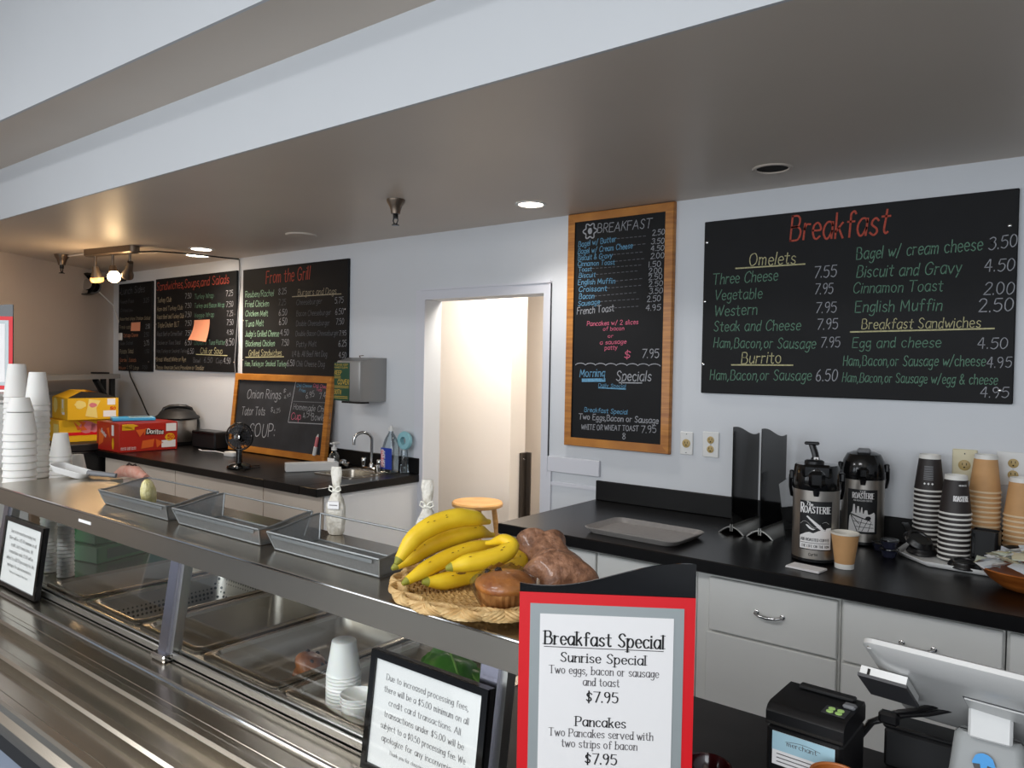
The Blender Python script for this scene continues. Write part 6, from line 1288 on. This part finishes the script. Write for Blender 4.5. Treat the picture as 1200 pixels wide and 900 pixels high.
t = thing('lid_holder', 'black upright plastic holder box in front of the kraft cup stacks', 'holder', (-.292, 3.175, .9262), radians(-8))
m = MB(); m.loft([[(x, y, z) for x, y in rrect(.085, .062, .012)] for z in (0, .122)] + [[(x, y, z) for x, y in rrect(.078, .055, .010)] for z in (.122, .02)]); m.build('box', M['blackp'], t)
m = MB(); m.box((-.034, -.0335, .02), (-.028, -.0312, .11)); m.build('edge_rib', M['blackg'], t)
# bowl of packets
BX, BY = -.150, 2.945
t = thing('packet_bowl', 'orange wooden bowl of sugar and creamer packets at the right edge', 'bowl', (BX, BY, ZT))
m = MB(); m.lathe([(.06, 0), (.075, .004), (.11, .028), (.14, .062), (.146, .066), (.143, .069), (.136, .064), (.105, .034), (.07, .012), (.002, .010)], 40); m.build('bowl', M['bowlw'], t)
m = MB(); m.tube([(.062 * cos(q / 32 * 2 * pi), .062 * sin(q / 32 * 2 * pi), .003) for q in range(32)], .003, 6, True); m.build('foot_ring', M['bowlw'], t)
rnd = random.Random(4); pk = [mat('packet_' + n, c, .25, me) for n, c, me in (('white', '#efefef', 0), ('silver', '#c9ccd0', 0), ('cream', '#ddd3b0', 0), ('pale_green', '#d3dac8', 0), ('clear', '#d9dcde', 0))]
pname = ('white', 'silver', 'cream', 'pale green', 'glossy grey')
place = ('at the near left rim', 'at the left rim', 'near the left rim', 'at the far left', 'in the middle of the left half', 'just left of the middle', 'at the near rim', 'in the middle', 'at the far rim', 'right of the middle', 'near the near right rim', 'at the right rim', 'at the far right', 'on top at the left', 'on top in the middle', 'on top at the right', 'on top at the back', 'on top at the front', 'propped on the left rim', 'propped on the near left rim', 'propped on the far left rim', 'lying low at the left', 'lying low at the near side', 'lying low at the far side')
pp = [(-.085, -.06), (-.11, -.01), (-.08, .01), (-.075, .07), (-.045, -.02), (-.03, .04), (-.01, -.09), (.0, 0), (.0, .09), (.04, -.03), (.06, -.075), (.105, 0), (.08, .06), (-.06, -.01), (.0, .02), (.05, .02), (-.01, .06), (-.02, -.05), (-.115, .02), (-.10, -.05), (-.09, .075), (-.06, .035), (-.05, -.06), (-.03, .08)]
for i, (x, y) in enumerate(pp):
    t = thing('sugar_packet', '%s sugar packet %s of the orange bowl heap' % (pname[i % 5], place[i]), 'packet', (BX + x, BY + y, ZT + .066 + .045 * max(0, 1 - (x * x + y * y) / .0144) + .006 * (i % 3)), rnd.uniform(0, 3.1), 'packets in the orange bowl')
    X = Matrix.Rotation(rnd.uniform(-.5, .5), 4, 'X') @ Matrix.Rotation(rnd.uniform(-.5, .5), 4, 'Y'); m = MB(); m.xf = X
    m.grid(lambda u, v: ((u - .5) * .072, (v - .5) * .05, .006 * (1 - (2 * u - 1) ** 2) * (1 - (2 * v - 1) ** 4) + .001 * sin(u * 20)), 8, 6); m.grid(lambda u, v: ((u - .5) * .072, (.5 - v) * .05, -.004 * (1 - (2 * u - 1) ** 2) * (1 - (2 * v - 1) ** 4)), 8, 6); m.build('packet', pk[i % 5], t)
    m = MB(); m.xf = X; m.box((-.038, -.025, -.0007), (-.034, .025, .0013)); m.build('crimp', pk[(i + 1) % 5], t)

# ================================================================== CASHIER END
ZK = ZB + .0008
t = thing('receipt_printer', 'black receipt printer with a pale blue label on the cashier counter', 'printer', (-.385, 1.425, ZK), radians(-2))
m = MB(); m.box((-.066, -.068, 0), (.066, .068, .113), .006); m.build('base', M['blackp'], t)
m = MB(); m.prism([(-.069, .115), (.066, .115), (.066, .14), (.058, .15), (-.05, .15), (-.062, .146), (-.069, .138)], -.067, .067, lambda u, v, d: (d, u, v)); m.build('cover', M['blackp'], t)
m = MB(); m.box((-.066, -.0705, .116), (.066, -.0665, .121), .001); m.build('paper_slot', M['gap'], t)
m = MB(); m.box((-.045, .035, .1505), (.055, .055, .157), .002); m.build('top_ridge', M['blackm'], t)
m = MB(); m.box((.044, .0, .1505), (.066, .018, .158), .003); m.build('cover_latch', M['grey'], t)
m = MB(); m.box((.02, -.04, .1502), (.06, -.004, .1515), .0005); pn = m.build('button_panel', M['dgrey'], t)
for q in range(4):
    m = MB(); m.lathe([(.006, .1516), (.006, .1528), (.004, .1535)], 12, (.032 + .015 * (q % 2), -.030 + .013 * (q // 2), 0)); o = m.build('button', M['led'], t); o.parent = pn
m = MB(); m.box((-.054, -.0692, .045), (.054, -.0682, .105), .0003); lb = m.build('label_panel', M['paper'], t)
m = MB(); m.box((-.054, -.0698, .072), (.054, -.0693, .105)); o = m.build('blue_band', M['lblue'], t); o.parent = lb
m = MB(); mp = lambda u, v: (u, -.0702, v); m.text('merchant', (-.028, .085), (.024, .085), .008, mp, .0012, 'print'); m.ribbon([(-.03 + .06 * q / 12, .091 + .004 * sin(q / 12 * pi)) for q in range(13)], .0008, mp)
for z, s_ in ((.066, ''), (.059, ''), (.052, '')): m.ribbon([(-.045, z), (.045 - (.066 - z) * 1.2, z)], .0016, mp)
o = m.build('label_lettering', M['inkg'], t); o.parent = lb
# tablet register
t = thing('tablet_register', 'silver tablet register tilted back on its stand at the right front', 'register', (-.12, 1.47, ZK))
bw = Vector((-.299, 1.357, 1.15)); U = Vector((.9957, -.0932, 0)); V = Vector((.0932 * .798, .9957 * .798, -.603)).normalized(); Nn = U.cross(V).normalized()
if Nn.z > 0: Nn = -Nn
def tb(s_, d, h): return tuple(bw + U * s_ + V * d + Nn * h)
SW, SD = .36, .335
def slab(k, h, r=.018): return [tb(SW / 2 + x, SD / 2 + y, h) for x, y in rrect(SW - 2 * k, SD - 2 * k, r)]
m = MB(); m.loft([slab(.004, -.013), slab(.0, -.010), slab(.0, -.002), slab(.004, .001), slab(.03, .012), slab(.05, .014)]); sb = m.build('tablet', M['tabl'], t, True)
m = MB(); m.loft([slab(.012, -.0132), slab(.012, -.0137)]); o = m.build('screen', M['blackg'], t, True); o.parent = sb
m = MB(); m.prism([(.14, .10), (.34, .10), (.34, .15), (.14, .15)], .0152, .0175, lambda u, v, h: tb(u, v, h)); o = m.build('rear_cover', M['tabl'], t, True); o.parent = sb
m = MB(); m.prism([(.138, .0975), (.342, .0975), (.342, .153), (.138, .153)], .013, .0151, lambda u, v, h: tb(u, v, h)); o = m.build('cover_seam', M['dgrey'], t, True); o.parent = sb
m = MB(); m.tube([tb(.235, .14, .0165), tb(.235, .14, .019)], .006, 12); o = m.build('thumb_screw', M['chrome'], t, True); o.parent = sb
m = MB(); m.tube([tb(.012, .012, .0005), tb(.012, .012, .003)], .004, 10); o = m.build('corner_screw', M['chrome'], t, True); o.parent = sb
m = MB(); m.prism([(-.012, .07), (.062, .07), (.062, .16), (-.012, .16)], .0165, .03, lambda u, v, h: tb(u, v, h)); rd = m.build('card_reader', M['tabl'], t, True)
m = MB(); m.prism([(-.014, .068), (.064, .068), (.064, .162), (-.014, .162)], .0305, .036, lambda u, v, h: tb(u, v, h)); o = m.build('reader_underside', M['dgrey'], t, True); o.parent = rd
m = MB(); m.prism([(.0, .0685), (.004, .0685), (.004, .12), (.0, .12)], .02, .0302, lambda u, v, h: tb(u, v, h)); o = m.build('card_slot', M['gap'], t, True); o.parent = rd
m = MB(); m.box((-.150, 1.445, 1.002), (-.088, 1.463, 1.06), .004); m.build('hinge_bracket', M['whitep'], t, True)
m = MB(); m.loft([[(-.122 + x, 1.475 + y * 1.0 + dy, z) for x, y in rrect(w_, d_, .015)] for z, w_, d_, dy in ((ZK, .12, .05, -.02), (.93, .112, .04, -.008), (.995, .10, .034, .0), (1.003, .088, .026, .0))]); st = m.build('stand', M['grey'] if 0 else mat('grey_stand', '#8e908f', .4), t, True)
lx, lz = -.126, .965
m = MB()
def lf(u, v): return (lx + u, 1.4495 - (1.0 - (lz + v)) * .20 - .0, lz + v)
m.slices([(.0165 * cos(q / 28 * 2 * pi), .0165 * sin(q / 28 * 2 * pi)) for q in range(28)], lf, .004); o = m.build('logo', M['logo'], t, True); o.parent = st
m = MB(); m.slices([(-.0155, -.002), (-.003, .0), (-.004, -.008), (-.002, -.0155), (-.012, -.011)], lambda u, v: tuple(Vector(lf(u, v)) + Vector((0, -.0006, 0))), .003); m.slices([(.0155, -.002), (.003, .0), (.004, -.008), (.002, -.0155), (.012, -.011)], lambda u, v: tuple(Vector(lf(u, v)) + Vector((0, -.0006, 0))), .003); o = m.build('logo_mark', M['blackp'], t, True); o.parent = st
m = MB(); m.box((-.26, 1.40, ZK), (.02, 1.56, ZK + .012), .005); m.build('base_plate', M['grey'], t, True)
for q, (dx, dz) in enumerate(((0, 0), (.012, .004), (.028, .0))):
    m = MB(); m.tube([(-.165 + dx * 1.2, 1.495, 1.05), (-.20 + dx, 1.505, 1.022 + dz), (-.24 + dx * .8, 1.515, .995 + dz), (-.275 + dx * .6, 1.53, .975 + dz), (-.315 + dx * .2, 1.52, .950), (-.335, 1.50 - dx * .3, .91), (-.335 + dx * .1, 1.505, .868)], .0045, 8); m.build('cable', M['blackp'], t, True)
m = MB(); m.box((-.30, 1.512, .955), (-.265, 1.532, .978), .005); m.build('cable_plug', M['blackp'], t, True)
t = thing('till_box', 'black box behind the tablet stand on the cashier counter', 'box', (-.05, 1.6, ZK)); m = MB(); m.box((-.30, 1.572, ZK), (.22, 1.628, .925), .005); m.build('body', M['blackm'], t, True); m = MB(); m.box((-.302, 1.570, .9255), (.222, 1.629, .934), .003); m.build('lid', M['blackp'], t, True)
# bowls at the bottom edge
t = thing('tip_bowl', 'round orange wooden bowl in front of the receipt printer', 'bowl', (-.318, 1.298, ZK)); m = MB(); m.lathe([(.022, 0), (.028, .004), (.036, .04), (.040, .085), (.041, .09), (.036, .09), (.031, .045), (.001, .012)], 32); m.build('bowl', M['bowlw'], t); m = MB(); m.tube([(.038 * cos(q / 32 * 2 * pi), .038 * sin(q / 32 * 2 * pi), .09) for q in range(32)], .003, 6, True); m.build('rim', M['bowlw'], t)
t = thing('glass_bowl', 'dark red glass bowl right of the Breakfast Special sign', 'bowl', (-.512, 1.232, ZK)); m = MB(); m.lathe([(.022, 0), (.03, .006), (.040, .05), (.043, .068), (.040, .068), (.036, .05), (.001, .012)], 32); m.build('bowl', M['dred'], t); m = MB(); m.tube([(.0415 * cos(q / 32 * 2 * pi), .0415 * sin(q / 32 * 2 * pi), .068) for q in range(32)], .002, 6, True); m.build('rim', M['dred'], t)
